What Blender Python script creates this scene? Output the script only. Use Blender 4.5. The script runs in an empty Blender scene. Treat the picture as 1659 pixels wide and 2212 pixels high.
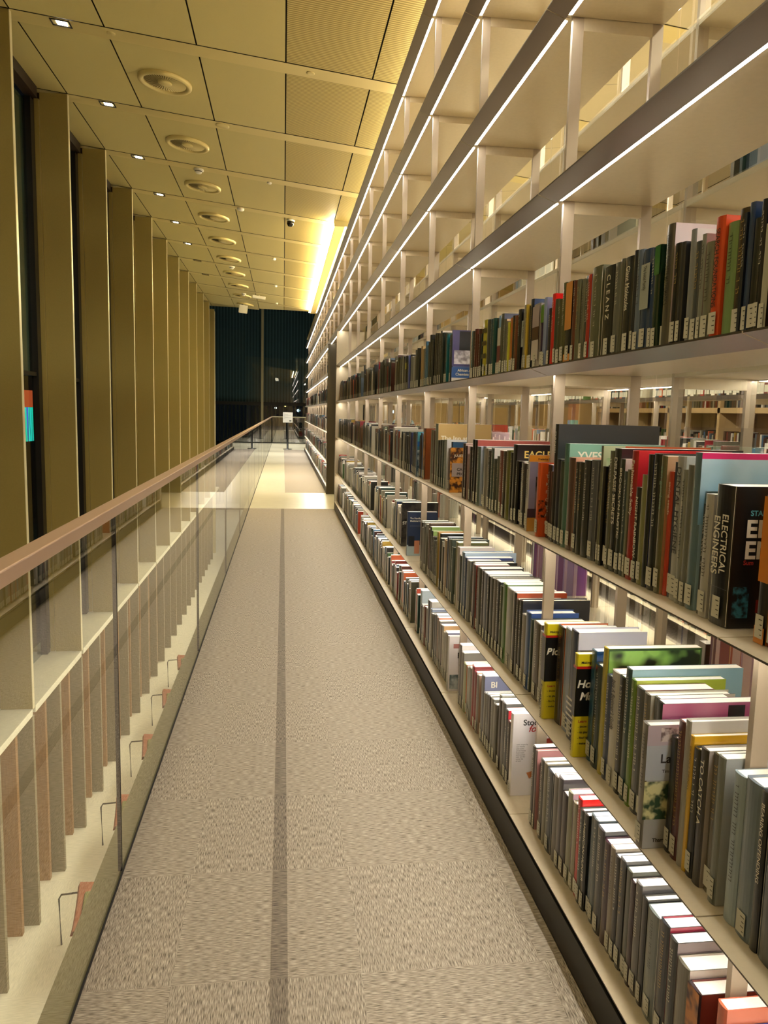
import bpy, math, random
from mathutils import Matrix, Vector
PI = math.pi
random.seed(7)
sc = bpy.context.scene
C = sc.collection

# ------------------------------------------------------------------ camera
cam = bpy.data.cameras.new('camera')
cam.sensor_fit = 'HORIZONTAL'; cam.sensor_width = 36.0
cam.lens = 36.0 * 1690.0 / 1659.0
cam.clip_start = 0.05; cam.clip_end = 300
camo = bpy.data.objects.new('camera', cam); C.objects.link(camo)
camo.matrix_world = Matrix(((0.99167, -0.00734, -0.12858, 0.0), (-0.12659, 0.12805, -0.98365, 0.0),
                            (0.02368, 0.99174, 0.12605, 1.5), (0, 0, 0, 1)))
sc.camera = camo
sc.view_settings.view_transform = 'Standard'; sc.view_settings.look = 'None'
sc.view_settings.gamma = 1.0; sc.view_settings.use_curve_mapping = False
sc.view_settings.exposure = 0.88
LED = 37.0            # radiance of the shelf light strips
COVE = 100.0
# ------------------------------------------------------------------ world: night outside
w = bpy.data.worlds.new('night'); sc.world = w; w.use_nodes = True
w.node_tree.nodes['Background'].inputs[0].default_value = (0.0016, 0.0022, 0.003, 1)
w.node_tree.nodes['Background'].inputs[1].default_value = 1.0
# ------------------------------------------------------------------ area lights
def area(name, loc, rot, sx, sy, power, col):
    l = bpy.data.lights.new(name, 'AREA'); l.shape = 'RECTANGLE'; l.size = sx; l.size_y = sy
    l.energy = power; l.color = col
    o = bpy.data.objects.new(name, l); C.objects.link(o); o.location = loc; o.rotation_euler = rot
    return o
area('lower_hall_light', (-0.05, 10.0, -0.42), (0, math.radians(25), 0), 0.6, 26, 480, (1.0, 0.93, 0.78))
area('aisle_light', (2.15, 4.8, 3.95), (0, 0, 0), 0.4, 11, 330, (1.0, 0.92, 0.76))
area('reading_room_light', (4.9, 7.0, 3.9), (0, 0, 0), 1.0, 14, 320, (1.0, 0.86, 0.62))
for _i, (_x, _y) in enumerate(((-.2, 16.5), (-.2, 19.5), (-.2, 25.5), (-.2, 29.0), (-.2, 32.5), (-.2, 35.0))):  # unseen spots added to brighten the far floor and landing
    _l = bpy.data.lights.new('landing_fill', 'SPOT'); _l.energy = 480 if _y > 22 else 190; _l.spot_size = math.radians(75); _l.spot_blend = .6; _l.shadow_soft_size = .05; _l.color = (1.0, .98, .90)
    _o = bpy.data.objects.new('landing_fill', _l); C.objects.link(_o); _o.location = (_x, _y, 4.9 if _y > 22 else 4.2)
area('bookcase_top_uplight', (1.20, 5.6, 3.86), (0, PI, 0), 0.12, 12.2, 55, (1.0, 0.90, 0.66))
area('hall_fill', (-0.6, 3.4, 4.25), (0, math.radians(6), 0), 0.3, 7, 35, (1.0, 0.90, 0.64))  # general fill added under the ceiling, not a fixture

# ------------------------------------------------------------------ materials
MATS = {}
def lin(h):
    c = [int(h[i:i+2], 16)/255 for i in (0, 2, 4)]
    return tuple((x/12.92 if x <= 0.04045 else ((x+0.055)/1.055)**2.4) for x in c) + (1,)
def mat(name, col, rough=0.5, metal=0.0, spec=0.5, coat=0.0, vary=0.0, scale=20.0, bump=0.0, stretch=(1,1,1)):
    if name in MATS: return MATS[name]
    m = bpy.data.materials.new(name); m.use_nodes = True
    nt = m.node_tree; b = nt.nodes['Principled BSDF']
    if isinstance(col, str): col = lin(col)
    b.inputs['Base Color'].default_value = col
    b.inputs['Roughness'].default_value = rough; b.inputs['Metallic'].default_value = metal
    b.inputs['Specular IOR Level'].default_value = spec
    b.inputs['Coat Weight'].default_value = coat; b.inputs['Coat Roughness'].default_value = 0.12
    if vary or bump:
        tc = nt.nodes.new('ShaderNodeTexCoord'); mp = nt.nodes.new('ShaderNodeMapping')
        mp.inputs['Scale'].default_value = stretch
        nt.links.new(tc.outputs['Object'], mp.inputs[0])
        n = nt.nodes.new('ShaderNodeTexNoise'); n.inputs['Scale'].default_value = scale; n.inputs['Detail'].default_value = 3
        nt.links.new(mp.outputs[0], n.inputs['Vector'])
        if vary:
            r = nt.nodes.new('ShaderNodeValToRGB')
            r.color_ramp.elements[0].position = 0.3; r.color_ramp.elements[1].position = 0.7
            r.color_ramp.elements[0].color = tuple(c*(1-vary) for c in col[:3])+(1,)
            r.color_ramp.elements[1].color = tuple(min(1, c*(1+vary)) for c in col[:3])+(1,)
            nt.links.new(n.outputs['Fac'], r.inputs[0]); nt.links.new(r.outputs[0], b.inputs['Base Color'])
        if bump:
            bp = nt.nodes.new('ShaderNodeBump'); bp.inputs['Strength'].default_value = bump; bp.inputs['Distance'].default_value = 0.002
            nt.links.new(n.outputs['Fac'], bp.inputs['Height']); nt.links.new(bp.outputs[0], b.inputs['Normal'])
    MATS[name] = m; return m
def emis(name, col, s):
    if name in MATS: return MATS[name]
    m = bpy.data.materials.new(name); m.use_nodes = True; nt = m.node_tree
    nt.nodes.remove(nt.nodes['Principled BSDF'])
    e = nt.nodes.new('ShaderNodeEmission'); e.inputs[0].default_value = tuple(col)+(1,); e.inputs[1].default_value = s
    nt.links.new(e.outputs[0], nt.nodes['Material Output'].inputs[0]); MATS[name] = m; return m
def glassmat(name, tint, ior=1.5, rough=0.0):
    m = bpy.data.materials.new(name); m.use_nodes = True; nt = m.node_tree
    nt.nodes.remove(nt.nodes['Principled BSDF'])
    t = nt.nodes.new('ShaderNodeBsdfTransparent'); t.inputs[0].default_value = tuple(tint)+(1,)
    g = nt.nodes.new('ShaderNodeBsdfGlossy'); g.inputs['Roughness'].default_value = rough
    f = nt.nodes.new('ShaderNodeFresnel'); f.inputs[0].default_value = ior
    x = nt.nodes.new('ShaderNodeMixShader')
    gm = nt.nodes.new('ShaderNodeNewGeometry'); iv = nt.nodes.new('ShaderNodeMath'); iv.operation = 'SUBTRACT'; iv.inputs[0].default_value = 1.0
    mu = nt.nodes.new('ShaderNodeMath'); mu.operation = 'MULTIPLY'; nt.links.new(gm.outputs['Backfacing'], iv.inputs[1]); nt.links.new(iv.outputs[0], mu.inputs[0]); nt.links.new(f.outputs[0], mu.inputs[1])
    nt.links.new(mu.outputs[0], x.inputs[0]); nt.links.new(t.outputs[0], x.inputs[1]); nt.links.new(g.outputs[0], x.inputs[2])
    nt.links.new(x.outputs[0], nt.nodes['Material Output'].inputs[0]); MATS[name] = m; return m
def carpetmat(name='carpet', lo='5f5548', hi='bfb29f'):
    m = bpy.data.materials.new(name); m.use_nodes = True; nt = m.node_tree; b = nt.nodes['Principled BSDF']
    N, L = nt.nodes.new, nt.links.new
    g = N('ShaderNodeNewGeometry')
    ck = N('ShaderNodeTexChecker'); ck.inputs['Scale'].default_value = 2.0
    mp0 = N('ShaderNodeMapping'); mp0.inputs['Location'].default_value = (0.28, 0.08, 0.25)
    L(g.outputs['Position'], mp0.inputs[0]); L(mp0.outputs[0], ck.inputs['Vector'])
    ns = []
    for s in ((38, 520, 1), (520, 38, 1)):
        mp = N('ShaderNodeMapping'); mp.inputs['Scale'].default_value = s; L(g.outputs['Position'], mp.inputs[0])
        n = N('ShaderNodeTexNoise'); n.inputs['Scale'].default_value = 1.0; n.inputs['Detail'].default_value = 2; L(mp.outputs[0], n.inputs['Vector']); ns.append(n)
    mx = N('ShaderNodeMix'); mx.data_type = 'FLOAT'
    L(ck.outputs['Fac'], mx.inputs[0]); L(ns[0].outputs['Fac'], mx.inputs[2]); L(ns[1].outputs['Fac'], mx.inputs[3])
    r = N('ShaderNodeValToRGB'); e = r.color_ramp.elements
    e[0].position = 0.32; e[0].color = lin(lo); e[1].position = 0.68; e[1].color = lin(hi)
    L(mx.outputs[0], r.inputs[0])
    big = N('ShaderNodeTexNoise'); big.inputs['Scale'].default_value = 1.3; L(g.outputs['Position'], big.inputs['Vector'])
    L(r.outputs[0], b.inputs['Base Color']); b.inputs['Roughness'].default_value = 0.85
    b.inputs['Specular IOR Level'].default_value = 0.25
    bp = N('ShaderNodeBump'); bp.inputs['Strength'].default_value = 0.15; bp.inputs['Distance'].default_value = 0.003
    L(mx.outputs[0], bp.inputs['Height']); L(bp.outputs[0], b.inputs['Normal'])
    MATS[name] = m; return m
def ribmat(name, a, bcol, freq, rough=0.6, axis=1, metal=0.0, spec=0.5):
    m = bpy.data.materials.new(name); m.use_nodes = True; nt = m.node_tree; b = nt.nodes['Principled BSDF']
    N, L = nt.nodes.new, nt.links.new
    g = N('ShaderNodeNewGeometry'); sp = N('ShaderNodeSeparateXYZ'); L(g.outputs['Position'], sp.inputs[0])
    mu = N('ShaderNodeMath'); mu.operation = 'MULTIPLY'; mu.inputs[1].default_value = freq; L(sp.outputs[axis], mu.inputs[0])
    fr = N('ShaderNodeMath'); fr.operation = 'PINGPONG'; fr.inputs[1].default_value = 0.5; L(mu.outputs[0], fr.inputs[0])
    r = N('ShaderNodeValToRGB'); e = r.color_ramp.elements
    e[0].position = 0.2; e[0].color = lin(a); e[1].position = 0.4; e[1].color = lin(bcol)
    L(fr.outputs[0], r.inputs[0]); L(r.outputs[0], b.inputs['Base Color'])
    b.inputs['Roughness'].default_value = rough; b.inputs['Metallic'].default_value = metal; b.inputs['Specular IOR Level'].default_value = spec
    bp = N('ShaderNodeBump'); bp.inputs['Strength'].default_value = 0.4; bp.inputs['Distance'].default_value = 0.002
    L(fr.outputs[0], bp.inputs['Height']); L(bp.outputs[0], b.inputs['Normal'])
    MATS[name] = m; return m
def stripes(name):      # coloured vertical light tubes of the screen outside
    m = bpy.data.materials.new(name); m.use_nodes = True; nt = m.node_tree; nt.nodes.remove(nt.nodes['Principled BSDF'])
    N, L = nt.nodes.new, nt.links.new
    g = N('ShaderNodeNewGeometry'); mp = N('ShaderNodeMapping'); mp.inputs['Scale'].default_value = (0.0, 3.4, 0.12); L(g.outputs['Position'], mp.inputs[0])
    n = N('ShaderNodeTexNoise'); n.inputs['Scale'].default_value = 1.0; n.inputs['Detail'].default_value = 4; L(mp.outputs[0], n.inputs['Vector'])
    r = N('ShaderNodeValToRGB'); e = r.color_ramp.elements
    e[0].position = 0.40; e[0].color = (0.0, 0.35, 0.12, 1); e[1].position = 0.62; e[1].color = (0.1, 0.15, 0.9, 1)
    x = e.new(0.5); x.color = (0.02, 0.6, 0.45, 1); x = e.new(0.55); x.color = (0.01, 0.02, 0.03, 1)
    L(n.outputs['Fac'], r.inputs[0]); em = N('ShaderNodeEmission'); em.inputs[1].default_value = 1.2; L(r.outputs[0], em.inputs[0])
    L(em.outputs[0], nt.nodes['Material Output'].inputs[0]); MATS[name] = m; return m

M_shelf = mat('shelf_metal', 'bfb092', 0.36, 0.25, 0.5, vary=0.03, scale=60, stretch=(1, 1, 1))
M_post = mat('post_metal', 'a5957f', 0.36, 0.25)
M_lip = mat('shelf_lip_metal', '685c50', 0.30, 0.55)
M_edge = mat('shelf_edge', '5a5146', 0.35, 0.6)
M_kick = mat('kick_plate', '1e190f', 0.5, 0.1)
M_led = emis('light_strip', (1.0, 0.95, 0.86), LED)
M_cove = emis('cove_strip', (1.0, 0.84, 0.48), COVE)
M_coveb = emis('cove_strip_inner', (1.0, 0.88, 0.58), 30)
M_down = emis('downlight_lamp', (1.0, 0.95, 0.85), 14)
M_gold = mat('ceiling_panel', 'cfc184', 0.5, 0.1, vary=0.02, scale=200)
M_rib = ribmat('ceiling_ribbed', '9c8848', 'dcca84', 36.0, 0.5, 1)
M_beam = mat('ceiling_strip', 'dac98c', 0.4, 0.25)
M_gap = mat('shadow_gap', '1a140a', 0.8)
M_fin = mat('wall_fin', '96854e', 0.42, 0.2, vary=0.03, scale=90)
M_finedge = mat('fin_edge', 'e0d6b0', 0.35, 0.2)
M_wood = mat('perforated_wood', '9c774a', 0.6, vary=0.14, scale=14, stretch=(6, 6, 0.6), bump=0.2)
M_grey = mat('grey_green_panel', '857a5c', 0.55, vary=0.05, scale=70, stretch=(1, 1, 6))
M_sill = mat('pale_stone_sill', 'e0dcc4', 0.5, vary=0.03, scale=9)
M_stone = mat('cream_stone', 'd8cfb2', 0.28, vary=0.04, scale=6)
M_low = mat('lower_floor', 'eee8cf', 0.3, vary=0.02, scale=4)
M_slab = mat('slab_edge', 'a59a76', 0.5, vary=0.05, scale=40)
M_carpet = carpetmat()
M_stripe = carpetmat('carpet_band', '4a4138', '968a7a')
M_rail = mat('copper_rail', 'cfae92', 0.32, 0.45)
M_black = mat('black_metal', '0d0c0b', 0.4)
M_frame = mat('window_frame', '8f7d4c', 0.45, 0.2)
M_dkbrown = mat('blind_box', '2c1d0d', 0.6)
M_blind = ribmat('ribbed_blind', '5a7482', '93aab4', 7.0, 0.5, 0)
M_blindl = ribmat('ribbed_blind_side', '59614a', '7c8468', 30.0, 0.6, 1)
M_glass = glassmat('clear_glass', (0.94, 0.955, 0.93), 3.2)
M_dglass = glassmat('window_glass', (0.75, 0.82, 0.84), 1.7)
M_white = mat('white_plastic', 'e6e2d6', 0.4)
M_page = mat('page_block', 'efe9dc', 0.8, vary=0.04, scale=300)
M_lab = mat('call_label', 'b9b7a8', 0.5)
M_ink = mat('label_ink', '1b1a18', 0.6)
M_warm = mat('warm_wall', 'c8a877', 0.6, vary=0.06, scale=5)
M_wall = mat('plain_wall', 'b7a27a', 0.7)
M_salmon = mat('salmon_shell', 'd08766', 0.5)
M_olive = mat('olive_cushion', '8f8c58', 0.8)

# ------------------------------------------------------------------ mesh helpers
class MB:
    def __init__(s): s.v = []; s.f = []; s.m = []; s.sm = []
    def quad(s, a, b, c, d, m=0):
        n = len(s.v); s.v += [a, b, c, d]; s.f.append((n, n+1, n+2, n+3)); s.m.append(m)
    def box(s, x0, x1, y0, y1, z0, z1, m=0):
        n = len(s.v)
        s.v += [(x0,y0,z0),(x1,y0,z0),(x1,y1,z0),(x0,y1,z0),(x0,y0,z1),(x1,y0,z1),(x1,y1,z1),(x0,y1,z1)]
        for q in ((0,3,2,1),(4,5,6,7),(0,1,5,4),(1,2,6,5),(2,3,7,6),(3,0,4,7)):
            s.f.append(tuple(n+i for i in q)); s.m.append(m)
    def prism(s, prof, z0, z1, m=0, axis='z', ms=None):      # closed profile extruded
        k = len(prof); n = len(s.v)
        def P(p, t): return (p[0], p[1], t) if axis == 'z' else ((p[0], t, p[1]) if axis == 'y' else (t, p[0], p[1]))
        s.v += [P(p, z0) for p in prof] + [P(p, z1) for p in prof]
        for i in range(k):
            j = (i+1) % k; s.f.append((n+i, n+j, n+k+j, n+k+i)); s.m.append(ms[i] if ms else m)
        s.f.append(tuple(n+i for i in reversed(range(k)))); s.m.append(m)
        s.f.append(tuple(n+k+i for i in range(k))); s.m.append(m)
    def tube(s, pts, r, seg=8, m=0, cap=True):
        pts = [Vector(p) for p in pts]; rings = []
        for i, p in enumerate(pts):
            d = (pts[min(i+1, len(pts)-1)] - pts[max(i-1, 0)]).normalized()
            u = d.cross(Vector((0, 0, 1)));
            if u.length < 0.01: u = d.cross(Vector((1, 0, 0)))
            u.normalize(); v = d.cross(u); rr = r[i] if isinstance(r, (list, tuple)) else r
            rings.append(len(s.v)); s.v += [tuple(p + u*math.cos(2*PI*k/seg)*rr + v*math.sin(2*PI*k/seg)*rr) for k in range(seg)]
        for a, b in zip(rings, rings[1:]):
            for k in range(seg): s.f.append((a+k, a+(k+1) % seg, b+(k+1) % seg, b+k)); s.m.append(m)
        if cap:
            s.f.append(tuple(rings[0]+k for k in range(seg))); s.m.append(m)
            s.f.append(tuple(rings[-1]+k for k in reversed(range(seg)))); s.m.append(m)
    def lathe(s, prof, cx, cy, seg=24, m=0):
        rs = []
        for (r, z) in prof:
            rs.append(len(s.v)); s.v += [(cx+r*math.cos(2*PI*k/seg), cy+r*math.sin(2*PI*k/seg), z) for k in range(seg)]
        for a, b in zip(rs, rs[1:]):
            for k in range(seg): s.f.append((a+k, a+(k+1) % seg, b+(k+1) % seg, b+k)); s.m.append(m)
    def mesh(s, name, mats, smooth=False):
        me = bpy.data.meshes.new(name); me.from_pydata(s.v, [], s.f)
        for m in (mats if isinstance(mats, (list, tuple)) else [mats]): me.materials.append(m)
        me.polygons.foreach_set('material_index', s.m)
        if smooth: me.polygons.foreach_set('use_smooth', [True]*len(s.f))
        me.update(); return me
def put(name, me, parent=None, loc=None, rz=None):
    o = bpy.data.objects.new(name, me); C.objects.link(o)
    if parent: o.parent = parent
    if loc: o.location = loc
    if rz is not None: o.rotation_euler = (0, 0, rz)
    return o
def tag(o, label, cat, group=None, kind=None):
    o['label'] = label; o['category'] = cat
    if group: o['group'] = group
    if kind: o['kind'] = kind
    return o
def struct(name, mb, mats, parent=None, smooth=False):
    o = put(name, mb.mesh(name, mats, smooth), parent)
    if not parent: o['kind'] = 'structure'
    return o
def bevel(o, wd=0.002, seg=2):
    b = o.modifiers.new('bevel', 'BEVEL'); b.width = wd; b.segments = seg; b.limit_method = 'ANGLE'; return o

# ================================================================== SETTING
XF = 0.785                      # front edge of the shelves
def J(k): return 1.29 + 1.18*k  # joints between bays
Zs = {1: .134, 2: .563, 3: 1.11, 4: 1.655, 5: 2.19, 6: 2.73, 7: 3.275, 8: 3.82}
def zc(x): return 4.265 - 0.109*x
Yk = [1.81 + 1.64*k for k in range(15)]       # wall fins and ceiling strips

m = MB(); m.box(-.585, -.507, -2, 36.1, -.38, 0.0, 1); m.box(-.507, 6.5, -2, 12.02, -.38, -.006); m.box(-.507, 6.5, 12.02, 14.4, -.38, 0.0)
m.box(-.507, 0.04, 14.4, 36.1, -.38, 0.0); m.box(0.04, 6.5, 14.4, 30.3, -.38, -.006); m.box(0.04, 6.5, 30.3, 36.1, -.38, 0.0)
struct('floor', m, [M_stone, M_slab])
m = MB()
m.box(-.503, 0.786, -2, 12.02, -.0055, 0.002); m.box(0.04, .786, 14.4, 30.3, -.0055, 0.002); m.box(1.66, 6.4, -2, 12.0, -.0055, 0.002)
o = put('carpet', m.mesh('carpet', M_carpet)); o['kind'] = 'structure'
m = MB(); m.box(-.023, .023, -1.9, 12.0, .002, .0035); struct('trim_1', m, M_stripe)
m = MB(); m.box(-4.2, 6.5, -2, 36, -3.3, -3.06); struct('floor_lower', m, M_low)
m = MB(); m.box(1.2, 1.3, -2, 36, -3.06, -.4); struct('wall_lower', m, M_wall)

# ceiling: panels between the strips, sloping down to the right
m = MB()
Xc = [-2.5, -2.1, -1.4, -.7, 0.0, .7, 1.4, 2.1, 2.8, 3.5, 4.2, 4.9, 5.6, 6.5]
def cq(x0, x1, y0, y1, mi, dz=0.0, y1b=None):
    m.quad((x0, y0, zc(x0)+dz), (x0, y1, zc(x0)+dz), (x1, y1 if y1b is None else y1b, zc(x1)+dz), (x1, y0, zc(x1)+dz), mi)
ys = [-2.0] + [y for y in Yk] + [24.6]
g = .006
def yend(x): return 21.9 + (0.8-x)*0.75 if x < .8 else 21.9
for i in range(len(ys)-1):
    a, b = ys[i], ys[i+1]
    for j in range(len(Xc)-1):
        x0, x1 = Xc[j], Xc[j+1]
        if a > 11.4 and x0 >= .69: continue
        if a > 9.9 and a < 11.4 and x0 >= .69:
            pass
        ys0 = a + (.20 if i > 0 else 0) + .004; e = b - .006
        if a > 21: e = yend(x0)
        if ys0 < e:
            cq(x0+g, x1-g, ys0, e, (4 if x0 > 1.3 else 1) if x0 >= -.01 else 0, 0, (yend(x1) if a > 21 else None))
    xm = .69 if a > 11.4 else 6.5
    if i > 0 and a < 22: cq(-2.5, xm, a, a+.20, 2, -.004)
cq(-2.5, .69, -2, 21.6, 3, .03); cq(.69, 6.5, -2, 11.5, 3, .03)
# underside behind the slot over the far bookcase
cq(.86, 6.5, 11.5, 30.4, 0, -.0)
m.quad((.705, 11.5, 4.12), (.705, 21.9, 4.12), (.855, 21.9, 4.12), (.855, 11.5, 4.12), 2)
m.quad((-2.5, -2, 4.9), (6.5, -2, 4.9), (6.5, 24, 4.9), (-2.5, 24, 4.9), 3)
m.quad((-2.5, 24.37, zc(-2.5)), (.8, 21.9, zc(.8)), (.8, 21.9, 4.9), (-2.5, 24.37, 4.9), 0)
m.quad((.69, 11.5, 4.1), (1.2, 11.5, 4.1), (1.2, 11.5, 4.9), (.69, 11.5, 4.9), 0)
struct('ceiling', m, [M_gold, M_rib, M_beam, M_gap, mat('plain_ceiling', 'c9bda0', .6)])
for nm, x0, x1, lab in (('cove_light', .665, .705, 'long bright cove light strip along the ceiling edge, left of the two'),
                        ('cove_light', .835, .875, 'long bright cove light strip beside the top bookcase shelf, right of the two')):
    m = MB(); m.box(x0, x1, 11.52, 21.7, 4.125, 4.150)
    o = put(nm, m.mesh(nm, M_cove if x0 < .7 else M_coveb)); tag(o, lab, 'light strip')

# left wall: fins, windows, sills
M_dkgold = mat('vent_inside', '4a3d1c', .7)
def trimno(n=[1]):
    n[0] += 1; return 'trim_%d' % n[0]
wno = 0
for k, y in enumerate(Yk):
    if y < 4.5: continue
    m = MB(); m.box(-2.36, -2.1, y, y+.045, -1.08, zc(-2.1)-.004, 0); m.box(-2.103, -2.0985, y-.001, y+.046, -1.08, zc(-2.1)-.006, 1)  # paler front strip paints the bookcase light onto each fin
    m.box(-2.405, -2.362, y-.03, y+.11, -1.07, 4.42, 0)
    struct(trimno(), m, [M_fin, M_finedge])
    wno += 1
    wn = MB(); wn.box(-2.462, -2.456, y+.08, y+1.64, -1.07, 4.40)
    wo = struct('window_%d' % wno, wn, M_dglass)
    m = MB(); m.box(-2.47, -2.406, y+1.50, y+1.608, -1.07, 4.4); m.box(-2.47, -2.406, y+.08, y+.17, -1.07, 4.4)
    m.box(-2.47, -2.42, y+.17, y+1.50, 1.775, 1.815)
    put('window_mullion', m.mesh('window_mullion', M_black), wo)
    m = MB(); m.box(-2.50, -2.49, y+.08, y+1.64, 1.80, 4.4); put('blind', m.mesh('blind', M_blindl), wo)
    m = MB(); m.box(-2.47, -2.37, y+.11, y+1.60, 4.42, zc(-2.4)-.003); put('blind_box', m.mesh('blind_box', M_dkbrown), wo)
    m = MB(); m.box(-2.62, -2.1, y+.0801, y+1.6399, -1.14, -1.08); o = struct(trimno(), m, M_sill); bevel(o, .006)
m = MB(); m.box(-2.7, -2.6, 4.0, 25, -3.06, -1.14); struct('wall_left', m, M_grey)
for k in range(26):
    y = 3.43 + .82*k
    if y > 24: break
    m = MB(); m.box(-2.6, -2.1, y, y+.05, -3.06, -1.141); o = struct(trimno(), m, M_grey)
    m = MB(); m.box(-2.6, -2.2, y-.14, y-.085, -3.06, -1.141); o = struct(trimno(), m, M_wood)
m = MB(); m.box(-2.36, -2.1, 25.0, 25.1, -3.06, 4.45, 0); m.box(-2.6, -2.36, 24.6, 24.7, -3.06, 4.5, 1); struct(trimno(), m, [M_finedge, M_dkbrown])
m = MB(); m.box(-6.2, -2.45, 24.75, 24.85, -3.06, 6.5, 0); struct('wall_far', m, M_fin)

# the far window wall
m = MB(); m.box(-6.2, 6.4, 38.2, 38.212, -3.06, 8.0)
wo = struct('window_%d' % (wno+1), m, M_dglass)
m = MB()
for x in (-1.0, 2.2, 5.4, -4.3): m.box(x-.055, x+.055, 38.06, 38.2, -3.06, 8)
o = put('window_mullion', m.mesh('window_mullion', M_finedge), wo)
m = MB(); m.box(-6.2, 6.4, 38.1, 38.195, 1.70, 1.86); o = put('blind_bar', m.mesh('blind_bar', M_black), wo)
m = MB(); m.box(-6.2, 6.4, 38.3, 38.32, 1.80, 8.0); put('blind', m.mesh('blind', M_blind), wo)
m = MB()
x = -6.1
while x < 6.4: m.box(x, x+.05, 38.6, 38.72, -3, 2.0); x += .19
o = put('window_louvre', m.mesh('window_louvre', mat('dark_louvre', '55563c', 0.5)), wo)
m = MB(); m.box(-6.3, -6.2, 24, 38.2, -3.06, 8); m.box(6.4, 6.5, 30, 38.2, -3.06, 8); m.box(-6.3, 6.5, 23.5, 38.3, 8, 8.1); struct('wall_atrium', m, M_gap)
m = MB(); m.box(-60, 60, 40, 140, -4.2, -4.1); m.box(-60, -7, -20, 140, -4.2, -4.1); struct('ground_outside', m, mat('dark_ground', '1b2212', 0.8, vary=.5, scale=.4))
for (px, py, Y, r, col, lab) in ((-4.2, 1.55, 60, .12, (.8, .95, 1), 'cool white street lamp seen through the left window bay'),
        (-3.7, 1.35, 60, .16, (.8, .95, 1), 'larger cool white lamp seen through the left window bay'),
        (1.3, 1.9, 62, .2, (.85, .95, 1), 'bright bluish lamp outside at the upper right of the far window'),
        (.8, 1.5, 62, .12, (.5, .9, 1), 'pale cyan lamp outside behind the notice'),
        (-.4, 1.6, 60, .08, (1, .95, .8), 'small white lamp outside just right of the mullion'),
        (.1, 1.7, 58, .07, (1, .7, .2), 'small amber lamp outside the far window'),
        (.45, 1.9, 64, .08, (1, 1, .9), 'small white lamp high outside the far window')):
    m = MB(); m.lathe([(0.001, -r), (r*.8, -r*.6), (r, 0), (r*.8, r*.6), (.001, r)], 0, 0, 10)
    o = put('street_lamp', m.mesh('street_lamp', emis('lamp%d' % int(px*10+99), col, 3.0))); o.location = (px*Y/38*.9, Y, py+(py-1.5)*.6)
    m = MB(); m.tube([(0, .25, -4.1-o.location.z), (0, .25, .1)], .06, 6); m.box(-.06, .06, 0, .3, r*.5, r*1.1); put('pole', m.mesh('pole', M_black), o)
    tag(o, lab, 'lamp', 'lamps outside')
# light screen outside on the left
m = MB(); m.box(-12.3, -12, 33, 46, -4, 3.5); bd = put('light_screen_building', m.mesh('light_screen_building', mat('dark_building', '15160f', .7)))
tag(bd, 'dark building outside the left window with a coloured light screen', 'building')
m = MB(); m.box(-12, -11.95, 34, 45, -.25, 1.35); put('light_screen', m.mesh('light_screen', stripes('screen_stripes')), bd)
m = MB(); m.box(-12, -11.95, 34, 45, 1.36, 2.15); put('red_light_band', m.mesh('red_light_band', emis('red_band', (.55, .08, .02), .8)), bd)

# right hand room
m = MB(); m.box(6.4, 6.5, -2, 30.4, 0, 4.5); struct('wall_right', m, M_warm)
m = MB(); m.box(-4.2, 6.5, -2.1, -2, -3.06, 4.9); struct('wall_back', m, M_wall)
m = MB(); m.box(1.7, 6.5, 14.6, 14.7, 0, 4.5); struct('wall_cross', m, M_warm)
m = MB(); m.box(-4.2, -2.7, 3.9, 4.0, -3.06, 4.9); m.box(-2.62, -2.5, -2, 4.0, -3.06, 4.9); struct('wall_near_left', m, M_fin)

# ------------------------------------------------------------------ balustrade
bal = put('glass_balustrade', None); tag(bal, 'clear glass balustrade with copper handrail along the left walkway edge', 'railing')
y = -2.2+2.34*0 ; ye = [2.46-2.36*2+2.36*k for k in range(17)]
for a, b in zip(ye, ye[1:]):
    b = min(b, 36.0); m = MB(); m.box(-.52, -.508, a+.006, b-.006, .002, 1.18); put('glass_panel', m.mesh('glass_panel', M_glass), bal)
for a in ye[1:-1]:
    m = MB(); m.box(-.5205, -.5075, a-.0025, a+.0025, .003, 1.178); put('panel_joint', m.mesh('panel_joint', M_black), bal)
m = MB(); m.box(-.535, -.488, -2, 36.0, 1.176, 1.208); o = put('handrail', m.mesh('handrail', M_rail), bal); bevel(o, .003)
m = MB(); m.box(-.5075, -.503, -2, 36, .002, .008); put('floor_channel', m.mesh('floor_channel', M_gap), bal)
bal = put('glass_balustrade', None); tag(bal, 'short glass balustrade crossing the far end of the walkway', 'railing')
for a, b in ((-.48, .45), (.46, 1.5)):
    m = MB(); m.box(a, b, 36.0, 36.012, .03, 1.18); put('glass_panel', m.mesh('glass_panel', M_glass), bal)
m = MB(); m.box(-.485, 1.6, 35.98, 36.03, 1.18, 1.215); put('handrail', m.mesh('handrail', M_finedge), bal)
m = MB(); m.box(-.485, 1.6, 35.97, 36.04, .0, .04); put('floor_channel', m.mesh('floor_channel', M_black), bal)

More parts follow.
